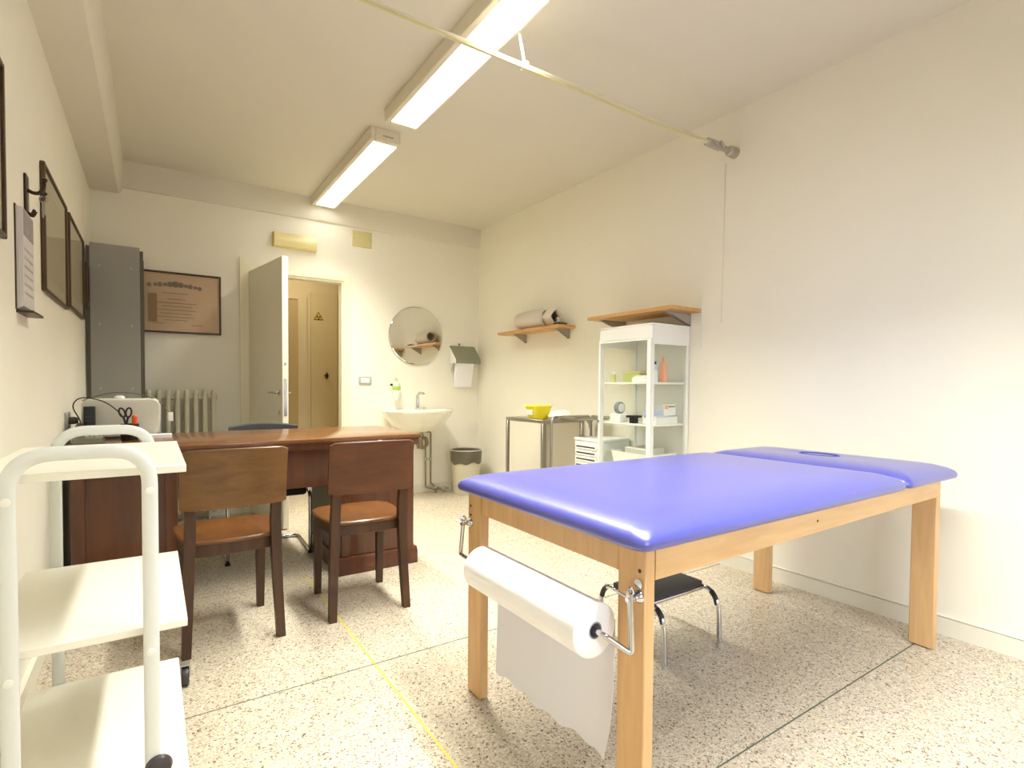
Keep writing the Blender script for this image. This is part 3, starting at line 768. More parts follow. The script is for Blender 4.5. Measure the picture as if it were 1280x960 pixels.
w = MB(); w.tube(smooth([(XL+0.045, 3.62, 0.90), (-0.325, 3.575, 0.86), (-0.318, 3.565, 0.90), (-0.345, 3.56, 0.97), (-0.330, 3.56, 1.01), (-0.29, 3.57, 1.02), (-0.22, 3.562, 1.0), (-0.165, 3.556, 0.955), (-0.13, 3.555, 0.90), (-0.11, 3.56, 0.81)], 8), 0.003, 6)
tag(build('black_power_cord', w, M['black']), 'black cord looping up from the wall outlet in front of the printer', 'cord')
w = MB(); w.tube(smooth([(-0.31, 3.60, 1.005), (-0.27, 3.70, 1.022), (-0.18, 3.70, 1.045), (-0.08, 3.70, 1.038), (0.0, 3.68, 1.01), (0.06, 3.64, 0.955), (0.09, 3.62, 0.88), (0.095, 3.62, 0.804)], 8), 0.0028, 6)
cc = tag(build('grey_cable', w, M['greydk']), 'thin dark cable arching over the top of the printer', 'cable')
w = MB(); w.box(0.068, 0.092, 3.60, 3.615, 0.885, 0.935, 0.003); build('cable_tag', w, M['plastic'], cc)

# office chair behind desk (faces the camera)
oc = thing('office_chair', 'black cushioned chrome cantilever chair behind the desk', 'chair', (0.60, 3.85, 0.0))
w = MB(); w.box(0.385, 0.832, 3.64, 4.08, 0.378, 0.440, 0.022, 3); build('seat', w, M['blacklea'], oc)
w = MB()
rings = []
for k in range(9):
    u = -1+2*k/8; x_ = 0.66+u*0.225; yb = 4.24-0.05*u*u; hz = 0.80+0.018*(1-u*u)
    rings.append([(x_, yb-0.02, 0.53), (x_, yb-0.026, 0.66), (x_, yb-0.015, hz-0.008), (x_, yb, hz), (x_, yb+0.02, hz-0.01), (x_, yb+0.022, 0.66), (x_, yb+0.016, 0.53)])
w.loft(rings); build('backrest', w, M['blackfab'], oc)
w = MB(); pts = [(0.86, 4.20, 0.70), (0.86, 4.13, 0.50), (0.85, 4.09, 0.40), (0.845, 3.625, 0.40), (0.845, 3.625, 0.0125), (0.86, 4.06, 0.0125), (0.38, 4.06, 0.0125), (0.365, 3.615, 0.0125), (0.365, 3.625, 0.40), (0.37, 4.09, 0.40), (0.42, 4.13, 0.50), (0.44, 4.20, 0.70)]
w.tube(fillet(pts, 0.05, 6), 0.0115, 10); build('frame', w, M['chrome'], oc)
w = MB()
for x_ in (0.365, 0.845): w.lathe([(0.016, 0.0), (0.016, 0.014), (0.010, 0.018)], (x_, 3.62, 0), 'z', 12)
islands('foot_glide', w, M['black'], oc)

# ------------------------------------------------------------------ WOODEN VISITOR CHAIRS (built at origin: rear at y=0, front +y)
def wooden_chair(cx, cy, rz, label, backmat):
    XF_ = Matrix.Rotation(rz, 4, 'Z')
    t = thing('wooden_chair', label, 'chair', (cx, cy, 0.0), 'wooden visitor chairs at the desk')
    X = Matrix.Translation((cx, cy, 0)) @ XF_
    # seat: rounded trapezoid, slightly dished
    def outline(ins, z):
        pts = []
        for (x_, y_) in ((-0.170, 0.045), (-0.190, 0.14), (-0.205, 0.27), (-0.200, 0.37), (-0.165, 0.415), (-0.08, 0.432), (0.0, 0.435), (0.08, 0.432), (0.165, 0.415), (0.200, 0.37), (0.205, 0.27), (0.190, 0.14), (0.170, 0.045), (0.09, 0.025), (0, 0.02), (-0.09, 0.025)):
            d = Vector((x_, y_-0.23)); L = d.length; d = d*((L-ins)/L); pts.append((d.x, d.y+0.23, z))
        return pts
    w = MB(X); w.loft([outline(0.004, 0.438), outline(0, 0.442), outline(0, 0.450), outline(0.006, 0.4545), outline(0.05, 0.453), outline(0.12, 0.449)]); build('seat', w, M['seatwood'], t, 30)
    w = MB(X); w.loft([outline(0.02, 0.385), outline(0.014, 0.388), outline(0.012, 0.4375)]); build('apron', w, M['legwood'], t)
    # legs
    for sx in (-1, 1):
        w = MB(X); rings = []
        for (x_, y_, z, a, b) in ((0.178, 0.012, 0.0, .0165, .019), (0.170, 0.030, 0.20, .018, .021), (0.163, 0.036, 0.40, .020, .022), (0.160, 0.026, 0.52, .020, .020), (0.160, 0.008, 0.62, .019, .016), (0.160, -0.012, 0.74, .016, .012)):
            rings.append([(sx*x_+i*a, y_+j*b, z) for i, j in ((-1, -1), (1, -1), (1, 1), (-1, 1))])
        w.loft(rings); build('leg', w, M['legwood'], t, 25)
    for sx in (-1, 1):
        w = MB(X); rings = []
        for (x_, y_, z, a) in ((0.165, 0.405, 0.0, .0155), (0.165, 0.400, 0.25, .019), (0.165, 0.395, 0.3845, .0205)):
            rings.append([(sx*x_+i*a, y_+j*a, z) for i, j in ((-1, -1), (1, -1), (1, 1), (-1, 1))])
        w.loft(rings); build('leg', w, M['legwood'], t, 25)
    # curved back board
    w = MB(X); rings = []; N = 16
    for k in range(N+1):
        u = -1+2*k/N; x_ = u*0.199
        cur = -0.046*(1-u*u)                # bows toward the rear in the middle
        inset = 0.010 if k in (0, N) else 0.0
        top = 0.838-0.006*u*u-inset; bot = 0.592+inset*0.6+0.004*(1-u*u)
        rings.append([(x_, 0.014+cur, bot), (x_, 0.000+cur, bot+0.12), (x_, -0.026+cur, top), (x_, -0.034+cur, top+0.004), (x_, -0.042+cur, top), (x_, -0.016+cur, bot+0.12), (x_, -0.002+cur, bot)])
    w.loft(rings); build('backrest', w, backmat, t, 40)
    return t, X
c1, X1 = wooden_chair(0.278, 2.472, math.radians(1.5), 'brown wooden chair at the desk, nearest the white trolley', M['walnut'])
c2, X2 = wooden_chair(0.857, 2.478, math.radians(-2.5), 'reddish wooden chair in front of the right desk pedestal', M['walnut2'])
w = MB(X2); w.box(0.012, 0.030, -0.073, -0.064, 0.825, 0.8425, 0.001, 1); build('metal_tag', w, M['steeldk'], c2)

# ------------------------------------------------------------------ TREATMENT COUCH
co = thing('treatment_couch', 'blue padded massage couch on a beech wood frame', 'massage table', (1.84, 1.26, 0.0))
CX0, CX1, CY0, CY1 = 0.935, 2.75, 0.842, 1.675
def leg(x0, x1, y0, y1):
    w = MB(); w.box(x0, x1, y0, y1, 0.004, 0.7275, 0.003, 1); lg = build('leg', w, M['beech'], co)
    return lg
L1 = leg(CX0, CX0+0.034, CY0, CY0+0.088); L2 = leg(CX0, CX0+0.034, CY1-0.088, CY1)
L3 = leg(CX1-0.04, CX1, CY0+0.02, CY0+0.108); L4 = leg(CX1-0.04, CX1, CY1-0.088, CY1)
for lg, y in ((L1, CY0+0.017), (L2, CY1-0.02)):
    w = MB()
    for z in (0.64, 0.672): w.lathe([(0.005, CX0-0.0008), (0.005, CX0+0.002)], (0, y, z), 'x', 10)
    islands('peg_hole', w, M['signblack'], lg)
w = MB(); ra, rb, dy_ = CX0+0.035, CX1-0.035, 0.02
w.loft([[(x_, CY0+d_+a, z) for a, z in ((0.0, 0.650), (0.002, 0.648), (0.022, 0.648), (0.024, 0.650), (0.024, 0.727), (0.0, 0.727))] for x_, d_ in ((ra, 0.0), (rb, dy_))])
build('long_rail', w, M['beechx'], co)
w = MB(); w.box(CX0+0.035, CX1-0.041, CY1-0.024, CY1, 0.648, 0.727, 0.003, 1); build('long_rail', w, M['beechx'], co)
w = MB(); w.box(CX0+0.004, CX0+0.028, CY0+0.0885, CY1-0.0885, 0.652, 0.727, 0.003, 1); build('end_rail', w, M['beech'], co)
w = MB(); w.box(CX1-0.028, CX1-0.004, CY0+0.109, CY1-0.0885, 0.652, 0.727, 0.003, 1); build('end_rail', w, M['beech'], co)
w = MB(); w.lathe([(0.0045, CY0-0.001), (0.0045, CY0+0.002)], (1.72, 0.0085, 0.685), 'y', 10); build('screw_hole', w, M['signblack'], co)
# padded tops
def rr(x0, x1, y0, y1, r, z, n=8, m=6):
    """rounded rectangle with extra points on the straight sides"""
    out = []
    cs = ((x1-r, y1-r, 0), (x0+r, y1-r, PI/2), (x0+r, y0+r, PI), (x1-r, y0+r, 1.5*PI))
    for i, (cx, cy, a0) in enumerate(cs):
        for k in range(n+1):
            a = a0+PI/2*k/n; out.append((cx+r*math.cos(a), cy+r*math.sin(a), z))
        nx = cs[(i+1) % 4]; a1 = nx[2]
        p = Vector(out[-1]); q = Vector((nx[0]+r*math.cos(a1), nx[1]+r*math.sin(a1), z))
        for k in range(1, m): out.append(tuple(p.lerp(q, k/m)))
    return out
PROF = ((0.020, .7285, .03), (0.004, .731, .035), (0.0, .738, .035), (0.0, .750, .035), (0.008, .762, .035), (0.028, .774, .04), (0.060, .784, .045), (0.105, .790, .05), (0.16, .792, .05))
w = MB(); bx0, bx1, by0, by1 = 0.892, 2.289, 0.812, 1.70
w.loft([rr(bx0+i, bx1-i*(0.9 if z > .75 else 1), by0+i, by1-i, max(r, .012), z) for i, z, r in PROF])
build('body_cushion', w, M['vinyl'], co, 60)
hx0, hx1 = 2.300, 2.795
w = MB(); hc = (2.565, 1.27); n = 8; m = 6
rings = [rr(hx0+i*(0.9 if z > .75 else 1), hx1-i*0.9, by0+i, by1-i, max(r, .012), z) for i, z, r in PROF]
outer = rings[-1]
def hole(rx, ry, z):
    out = []
    for p in outer:
        a = math.atan2(p[1]-hc[1], p[0]-hc[0]); out.append((hc[0]+rx*math.cos(a), hc[1]+ry*math.sin(a), z))
    return out
rings += [hole(0.062, 0.094, .7925), hole(0.056, 0.088, .7905), hole(0.052, 0.084, .783), hole(0.050, 0.082, .760)]
w.loft(rings); build('head_cushion', w, M['vinyl'], co, 60)
w = MB(); w.tube([(hc[0]+0.054*math.cos(a), hc[1]+0.086*math.sin(a), 0.7915) for a in [2*PI*k/40 for k in range(40)]], 0.0035, 8, closed=True); build('hole_piping', w, M['vinyldk'], co)
w = MB(); n2 = 36
w.loft([[(hc[0]+rx*math.cos(2*PI*k/n2), hc[1]+ry*math.sin(2*PI*k/n2), z) for k in range(n2)] for rx, ry, z in ((0.046, 0.078, 0.761), (0.046, 0.078, 0.786), (0.042, 0.073, 0.790), (0.02, 0.04, 0.792))]); build('hole_plug', w, M['vinyl'], co, 60)
# roll holder
hd = MB()
RX, RZ, RY0, RY1 = 0.857, 0.527, 0.922, 1.45
for y, s in ((CY0+0.018, 1), (CY1-0.02, -1)):
    hd.lathe([(0.008, 0.965-0.035-0.012), (0.012, 0.935-0.0095), (0.016, 0.935-0.004), (0.016, 0.935)], (0, y, 0.612), 'x', 14)
    hd.tube([(0.905+0.009*math.sin(a), y, 0.627+0.011*math.cos(a)) for a in [2*PI*k/14 for k in range(14)]], 0.004, 8, closed=True)
    hd.lathe([(0.006, 0.895), (0.006, 0.93)], (0, y, 0.612), 'x', 10)
hp = fillet([(0.905, CY0+0.018, 0.625), (0.905, CY0+0.010, 0.487), (RX, RY0-0.028, RZ), (RX, RY1+0.05, RZ), (0.905, CY1+0.0, 0.50), (0.905, CY1-0.02, 0.625)], 0.012, 4)
hd.tube(hp, 0.007, 12)
build('roll_holder', hd, M['chrome'], co)
w = MB()
w.lathe([(0.012, 0.931), (0.012, 0.9348)], (0, CY0+0.018, 0.642), 'x', 14)
w.tube([(0.905, CY0+0.018, 0.612), (0.90, CY0+0.062, 0.622)], 0.003, 8)
w.tube([(0.905, CY1-0.02, 0.612), (0.89, CY1+0.01, 0.620)], 0.003, 8)
islands('clamp_screw', w, M['chrome'], co)

# paper roll
pl = thing('paper_roll', 'white couch paper roll hanging on the chrome bar of the couch', 'paper roll', (RX, 1.23, 0.40))
w = MB(); w.lathe([(0.020, RY0+0.001), (0.060, RY0), (0.0655, RY0+0.004), (0.0655, RY1-0.004), (0.060, RY1), (0.020, RY1-0.001)], (RX, 0, RZ), 'y', 48, False, False); build('roll', w, M['paper'], pl)
w = MB(); w.lathe([(0.020, RY0), (0.020, RY1), (0.017, RY1), (0.017, RY0), (0.020, RY0)], (RX, 0, RZ), 'y', 24, False, False); build('core', w, M['card'], pl)
w = MB(); NU, NV = 24, 22; vs = []
for j in range(NV+1):
    v = j/NV; row = []
    zt, zb = RZ+0.01, 0.175
    for i in range(NU+1):
        u = i/NU
        y0 = RY0+0.002+0.014*v**2+0.03*max(0, v-0.75)/0.25*0.4; y1 = RY1-0.002+0.022*v
        y = y0+(y1-y0)*u
        zz = zt+(zb-zt)*v-0.012*u*v+0.004*math.sin(9*u+1)*v+(0.006*math.sin(31*u)*v**6)
        x_ = RX+0.0660+0.004*math.sin(2.2*PI*u+0.6)*v+0.012*v*v*(1-u)**2-0.03*v*v*max(0, 0.18-u)/0.18*0.8
        x_ = min(x_, CX0-0.004)
        row.append((x_, y, zz))
    vs.append(row)
def sheet(w, rows, th):
    a = [[w._v(p) for p in r] for r in rows]; b = [[w._v((p[0]+th, p[1], p[2])) for p in r] for r in rows]
    H, W = len(rows)-1, len(rows[0])-1
    for j in range(H):
        for i in range(W):
            w._f([a[j][i], a[j][i+1], a[j+1][i+1], a[j+1][i]]); w._f([b[j][i], b[j+1][i], b[j+1][i+1], b[j][i+1]])
    for i in range(W):
        w._f([a[0][i], b[0][i], b[0][i+1], a[0][i+1]]); w._f([a[H][i], a[H][i+1], b[H][i+1], b[H][i]])
    for j in range(H):
        w._f([a[j][0], a[j+1][0], b[j+1][0], b[j][0]]); w._f([a[j][W], b[j][W], b[j+1][W], a[j+1][W]])
sheet(w, vs, 0.0008)
build('loose_sheet', w, M['tissue'], pl)

# step stool
st = thing('step_stool', 'low step stool with black top and bent chrome legs under the couch', 'step stool', (1.82, 1.56, 0.0))
w = MB(); w.box(1.64, 1.99, 1.465, 1.66, 0.232, 0.256, 0.006); build('top', w, M['rubber'], st)
w = MB(); w.tube(fillet([(1.645, 1.463, 0.226), (1.985, 1.463, 0.226), (1.985, 1.662, 0.226), (1.645, 1.662, 0.226)], 0.01, 3, True), 0.0085, 10, closed=True); build('frame', w, M['chrome'], st)
for x_ in (1.648, 1.992):
    for (ya, yb) in ((1.468, 1.378), (1.657, 1.747)):
        w = MB(); d = -1 if yb < ya else 1
        w.tube(smooth([(x_, ya, 0.230), (x_, ya+d*0.035, 0.226), (x_, ya+d*0.066, 0.200), (x_, ya+d*0.083, 0.150), (x_, yb, 0.012)], 6), 0.0105, 12)
        lg = build('leg', w, M['chrome'], st)
        w = MB(); w.lathe([(0.0125, 0.0), (0.0125, 0.016)], (x_, yb, 0), 'z', 12); build('foot_cap', w, M['switchgrey'], lg)
        w = MB(); q0 = Vector((x_, ya+d*0.050, 0.221)); w.tube(smooth([(x_, ya+d*0.045, 0.222), (x_, ya+d*0.066, 0.200), (x_, ya+d*0.077, 0.172)], 5), 0.0114, 12); build('reflection_band', w, M['black'], lg)  # black band standing in for the dark reflection in the chrome bend

# ------------------------------------------------------------------ WHITE TROLLEY (front left)
tr = thing('white_trolley', 'white three-tier trolley with tubular ends in the left foreground', 'trolley', (-0.135, 1.9, 0.0))
TX0, TX1 = -0.264, -0.009
for y, nm in ((1.55, 'tube_frame'), (2.24, 'tube_frame')):
    w = MB(); w.tube(fillet([(TX0, y, 0.065), (TX0, y, 0.942), (TX1, y, 0.942), (TX1, y, 0.065)], 0.085, 10), 0.0165, 16, rx=0.011, up=(0, 1, 0))
    fr = build(nm, w, M['tube'], tr)
    w = MB(); s = -1 if y < 1.9 else 1
    for x_ in (TX0, TX1):
        for z in (0.842, 0.452, 0.10): w.lathe([(0.010, y+s*0.0105), (0.009, y+s*0.0135), (0.003, y+s*0.0150)], (x_, 0, z), 'y', 14)
    islands('screw_cap', w, M['plastic'], fr)
for z in (0.897, 0.507, 0.125):
    w = MB(); w.box(-0.337, 0.067, 1.566, 2.224, z-0.019, z, 0.0015, 1); sf = build('shelf', w, M['lam'], tr)
    w = MB()
    for x_ in (TX0, TX1):
        for y, s in ((1.5615, 1), (2.2285, -1)):
            w.prism([(y, z-0.0195), (y+s*0.03, z-0.0195), (y, z-0.06)], x_-0.008, x_+0.008, 'x')
    islands('shelf_bracket', w, M['switchgrey'], sf)
w = MB(); w.lathe([(0.002, 1.5185), (0.016, 1.520), (0.026, 1.527), (0.029, 1.5385)], (TX1+0.012, 0, 0.168), 'y', 24)
build('bumper', w, M['caster'], tr)
for (x_, y_, dx, dy) in ((TX1, 1.52, 0.0, -0.02), (TX0, 1.52, -0.02, 0.0), (0.045, 2.262, 0.042, 0.0), (TX0, 2.262, -0.02, 0.0)):
    w = MB(); c = (x_+dx, y_+dy)
    w.lathe([(0.032, c[0]-0.012), (0.034, c[0]-0.008), (0.034, c[0]+0.008), (0.032, c[0]+0.012)], (0, c[1], 0.034), 'x', 24)
    cs = build('caster', w, M['caster'], tr)
    w = MB(); w.lathe([(0.009, 0.05), (0.009, 0.104)], (x_, y_+(0.012 if y_ < 1.9 else -0.012), 0), 'z', 10)
    w.prism([(c[1]-0.02, 0.034), (c[1]+0.02, 0.034), (y_+0.018, 0.075), (y_-0.018, 0.075)], c[0]+0.0125, c[0]+0.0165, 'x')
    w.prism([(c[1]-0.02, 0.034), (c[1]+0.02, 0.034), (y_+0.018, 0.075), (y_-0.018, 0.075)], c[0]-0.0165, c[0]-0.0125, 'x')
    w.box(min(c[0], x_)-0.0165, max(c[0], x_)+0.0165, y_-0.018, y_+0.018, 0.0752, 0.08)
    build('caster_fork', w, M['steeldk'], cs)

# ------------------------------------------------------------------ RIGHT WALL: shelves
def wall_shelf(x0, y0, y1, z, brackets, label):
    t = thing('wall_shelf', label, 'shelf', (XR, (y0+y1)/2, z), 'wooden wall shelves')
    pbox('board', M['shelfwood'], t, x0, XR-0.001, y0, y1, z-0.024, z, 0.002, 1)
    for yb in brackets:
        w = MB(); xx = x0+0.05
        w.box(XR-0.006, XR-0.001, yb-0.016, yb+0.016, z-0.105, z-0.0245); w.box(xx, XR-0.006, yb-0.016, yb+0.016, z-0.0285, z-0.0245)
        pts = [(xx+0.005, z-0.0287), (XR-0.0062, z-0.0287), (XR-0.0062, z-0.098)]
        w.prism(pts, yb-0.014, yb-0.010, 'y'); w.prism(pts, yb+0.010, yb+0.014, 'y')
        build('bracket', w, M['bracket'], t)
    return t
wall_shelf(2.65, 2.205, 2.975, 1.604, (2.30, 2.885), 'larger wooden shelf on the right wall above the white cabinet')
wall_shelf(2.75, 3.44, 4.37, 1.606, (3.53, 4.16), 'smaller wooden shelf on the right wall holding a rolled pad')
w = MB(); w.tube(smooth([(2.925, 2.19, 1.70), (2.928, 2.196, 1.66), (2.93, 2.198, 1.60), (2.93, 2.198, 1.50), (2.932, 2.20, 1.35)], 5), 0.003, 6)
w.tube(smooth([(2.928, 2.196, 1.66), (2.915, 2.19, 1.63), (2.905, 2.19, 1.62)], 4), 0.003, 6)
tag(build('hanging_cord', w, M['plastic']), 'thin white cord hanging over the right end of the larger shelf', 'cord')
rp = thing('rolled_pad', 'rolled pale foam pad with hollow open end on the small shelf', 'foam roll', (2.84, 3.86, 1.606))
ax = Matrix.Translation((2.842, 3.87, 1.606+0.086)) @ Matrix.Rotation(math.radians(6), 4, 'Z')
w = MB(ax); w.lathe([(0.050, 0.16), (0.052, 0.23), (0.058, 0.236), (0.066, 0.23), (0.074, 0.20), (0.076, 0.13), (0.082, 0.12), (0.085, 0.06), (0.085, -0.10), (0.082, -0.13)], (0, 0, 0), 'y', 32, False, False)
w.lathe([(0.0821, -0.13), (0.072, -0.15)], (0, 0, 0), 'y', 32, False, False)
build('pad_roll', w, M['padgrey'], rp)
w = MB(ax)
sq = [(0.0, 0.088), (0.08, 0.0), (0.0, -0.082), (-0.08, 0.0)]
o1 = fillet([(p[0], 0, p[1]) for p in sq], 0.03, 5, True)
def ringy(sc, y): return [(p.x*sc, y, p.z*sc) for p in o1]
w.loft([ringy(0.90, -0.12), ringy(1.0, -0.15), ringy(1.0, -0.24), ringy(0.97, -0.25), ringy(0.80, -0.25), ringy(0.76, -0.24), ringy(0.70, -0.16)], True, False, False)
build('open_end', w, M['padwhite'], rp)
w = MB(ax); w.loft([ringy(0.72, -0.155), ringy(0.70, -0.16), ringy(0.74, -0.225)], True, True, False); build('lining', w, M['paddark'], rp)
w = MB(ax); w.lathe([(0.0505, 0.161), (0.0505, 0.166), (0.0515, 0.21)], (0, 0, 0), 'y', 32, True, False); build('lining', w, M['paddark'], rp)
w = MB(); w.tube(smooth([(2.875, 3.56, 1.616), (2.88, 3.60, 1.66), (2.90, 3.64, 1.69), (2.915, 3.68, 1.65), (2.91, 3.68, 1.616)], 6), 0.012, 8, rx=0.003)
tag(build('fabric_strap', w, M['padgrey']), 'looped pale strap lying beside the rolled pad', 'strap')
w = MB(); w.box(2.77, 2.86, 3.46, 3.54, 1.6062, 1.624, 0.003); w.box(2.785, 2.845, 3.475, 3.525, 1.6242, 1.629, 0.001, 1)
tag(build('dark_case', w, M['pframe']), 'small dark flat case at the near end of the small shelf', 'case')

# ------------------------------------------------------------------ STEEL TABLES, YELLOW BIN
ti = thing('steel_instrument_table', 'stainless steel instrument table with square legs against the right wall', 'table', (2.71, 3.57, 0.0))
TZ = 0.835
w = MB(); w.box(2.50, 2.92, 3.31, 3.83, TZ-0.028, TZ, 0.003, 1); build('tray_top', w, M['steel'], ti)
for (x_, y_) in ((2.50, 3.31), (2.50, 3.805), (2.895, 3.31), (2.895, 3.805)):
    w = MB(); w.box(x_, x_+0.025, y_, y_+0.025, 0.006, TZ-0.0285, 0.002, 1); lg = build('leg', w, M['steel'], ti)
    w = MB(); w.lathe([(0.014, 0.0), (0.014, 0.02)], (x_+0.0125, y_+0.0125, 0), 'z', 10); build('foot_cap', w, M['black'], lg)
w = MB(); w.box(2.526, 2.894, 3.336, 3.804, 0.20, 0.215, 0.002, 1); build('lower_shelf', w, M['steel'], ti)
t2 = thing('tubular_steel_stand', 'tubular steel stand with rounded corner beside the instrument table', 'stand', (2.71, 3.10, 0.0))
w = MB(); w.tube(fillet([(2.50, 3.20, 0.012), (2.50, 3.20, 0.862), (2.90, 3.20, 0.862), (2.90, 3.20, 0.012)], 0.05, 8), 0.011, 12); build('frame', w, M['steel'], t2)
w = MB(); w.tube(fillet([(2.56, 2.98, 0.862), (2.90, 2.98, 0.862), (2.90, 3.19, 0.862)], 0.03, 6), 0.009, 12); w.tube([(2.56, 2.98, 0.862), (2.56, 3.19, 0.862)], 0.009, 12); build('top_rail', w, M['steel'], t2)
w = MB(); w.box(2.57, 2.892, 2.99, 3.19, 0.845, 0.850); build('tray', w, M['steel'], t2)
w = MB(); w.prism([(2.82, 0.844), (2.90, 0.844), (2.88, 0.80), (2.87, 0.76), (2.86, 0.80)], 3.17, 3.188, 'y'); build('gusset', w, M['steeldk'], t2)
w = MB(); w.lathe([(0.014, 0.0), (0.014, 0.025)], (2.50, 3.20, 0), 'z', 10); w.lathe([(0.014, 0.0), (0.014, 0.025)], (2.90, 3.20, 0), 'z', 10); islands('foot_cap', w, M['black'], t2)
yb = thing('yellow_sharps_container', 'bright yellow plastic tub on the steel instrument table', 'container', (2.62, 3.53, TZ))
def yr(ins, z): return rr(2.53+ins, 2.71-ins, 3.44+ins, 3.62-ins, 0.03, z, 4, 2)
w = MB(); w.loft([yr(0.028, TZ), yr(0.024, TZ+0.006), yr(0.006, TZ+0.095), yr(0.010, TZ+0.0955), yr(0.030, TZ+0.01)]); build('tub', w, M['yellow'], yb)
w = MB(); w.loft([yr(0.004, TZ+0.0957), yr(-0.003, TZ+0.097), yr(-0.003, TZ+0.108), yr(0.012, TZ+0.113), yr(0.05, TZ+0.115)]); build('lid', w, M['yellowlid'], yb)
w = MB(); w.box(2.5285-0.0, 2.537, 3.49, 3.57, TZ+0.03, TZ+0.07, rot=Matrix.Rotation(math.radians(-11), 3, 'Y')); build('paper_label', w, M['plastic'], yb)
# white bag / cloth next to the tub
w = MB(); w.loft([[(2.76+rx*math.cos(2*PI*k/24)*(1+0.1*math.sin(3*2*PI*k/24)), 3.40+ry*math.sin(2*PI*k/24)*(1+0.08*math.cos(2*2*PI*k/24)), z+0.006*math.sin(5*2*PI*k/24)*(1 if z > TZ+0.02 else 0)) for k in range(24)] for rx, ry, z in ((0.10, 0.075, TZ+0.001), (0.115, 0.085, TZ+0.02), (0.10, 0.07, TZ+0.04), (0.06, 0.045, TZ+0.06), (0.02, 0.02, TZ+0.066))])
tag(build('folded_cloth', w, M['towel']), 'crumpled white cloth beside the yellow tub', 'cloth')

# white drawer unit
dr = thing('drawer_unit', 'white slim drawer unit with dark slots left of the glass cabinet', 'drawer unit', (2.76, 2.95, 0.0))
w = MB(); w.box(2.612, 2.92, 2.80, 3.055, 0.012, 0.70, 0.004, 1); w.box(2.606, 2.925, 2.797, 3.06, 0.7002, 0.72, 0.006); build('carcass', w, M['white'], dr)
for k in range(6):
    zz = 0.66-k*0.045
    w = MB(); w.box(2.604, 2.6118, 2.812, 3.045, zz-0.018, zz+0.016, 0.002, 1); d = build('drawer', w, M['plastic'], dr)
    w = MB(); w.box(2.6032, 2.6042, 2.83, 3.03, zz-0.006, zz+0.004); build('slot', w, M['black'], d)
w = MB()
for x_ in (2.63, 2.89):
    for y_ in (2.82, 3.03): w.lathe([(0.012, 0), (0.012, 0.0118)], (x_, y_, 0), 'z', 10)
islands('foot', w, M['black'], dr)

# ------------------------------------------------------------------ GLASS CABINET
gc = thing('glass_cabinet', 'white metal medicine cabinet with glass sides and door against the right wall', 'cabinet', (2.755, 2.525, 0.0))
GX0, GX1, GY0, GY1, GZ = 2.577, 2.93, 2.29, 2.76, 1.498
w = MB()
w.box(GX0+0.001, GX0+0.02, GY0+0.0, GY0+0.024, 0.02, GZ-0.131); w.box(GX1-0.024, GX1, GY0, GY0+0.02, 0.02, GZ-0.131)
w.box(GX0+0.001, GX0+0.02, GY1-0.02, GY1, 0.02, GZ-0.091); w.box(GX1-0.02, GX1, GY1-0.02, GY1, 0.02, GZ-0.131)
islands('corner_post', w, M['white'], gc)
w = MB(); w.box(GX0-0.004, GX1, GY0-0.004, GY1+0.004, GZ-0.012, GZ, 0.003, 1)
w.box(GX0, GX1, GY0, GY0+0.02, GZ-0.130, GZ-0.0121); w.box(GX0, GX0+0.02, GY0+0.0201, GY1, GZ-0.09, GZ-0.0121)
w.box(GX0+0.0201, GX1, GY1-0.02, GY1, GZ-0.130, GZ-0.0121); build('top_cap', w, M['white'], gc)
pbox('back_panel', M['white'], gc, GX1-0.004, GX1, GY0+0.0205, GY1-0.0205, 0.05, GZ-0.0125)
pbox('base_panel', M['white'], gc, GX0, GX1-0.005, GY0+0.001, GY1-0.001, 0.02, 0.10)
for z in (1.128, 0.858, 0.56):
    pbox('shelf', M['white'], gc, GX0+0.021, GX1-0.005, GY0+0.021, GY1-0.021, z-0.012, z, 0.001, 1)
pbox('side_glass', M['cglass'], gc, GX0+0.0205, GX1-0.0245, GY0+0.008, GY0+0.012, 0.101, GZ-0.131)
pbox('side_glass', M['cglass'], gc, GX0+0.0205, GX1-0.0205, GY1-0.012, GY1-0.008, 0.101, GZ-0.131)
w = MB()
w.box(GX0-0.012, GX0-0.001, GY0+0.002, GY0+0.032, 0.105, GZ-0.0945); w.box(GX0-0.012, GX0-0.001, GY1-0.018, GY1-0.002, 0.105, GZ-0.0945)
w.box(GX0-0.012, GX0-0.001, GY0+0.0321, GY1-0.0181, 0.105, 0.135); w.box(GX0-0.012, GX0-0.001, GY0+0.0321, GY1-0.0181, GZ-0.1055, GZ-0.0945)
dd = build('door', w, M['white'], gc)
pbox('door_glass', M['cglass'], dd, GX0-0.008, GX0-0.004, GY0+0.0321, GY1-0.0181, 0.1351, GZ-0.1056)
w = MB(); w.lathe([(0.005, GX0-0.025), (0.010, GX0-0.022), (0.010, GX0-0.016), (0.005, GX0-0.012)], (0, GY1-0.010, 0.86), 'x', 12); build('knob', w, M['chrome'], dd)
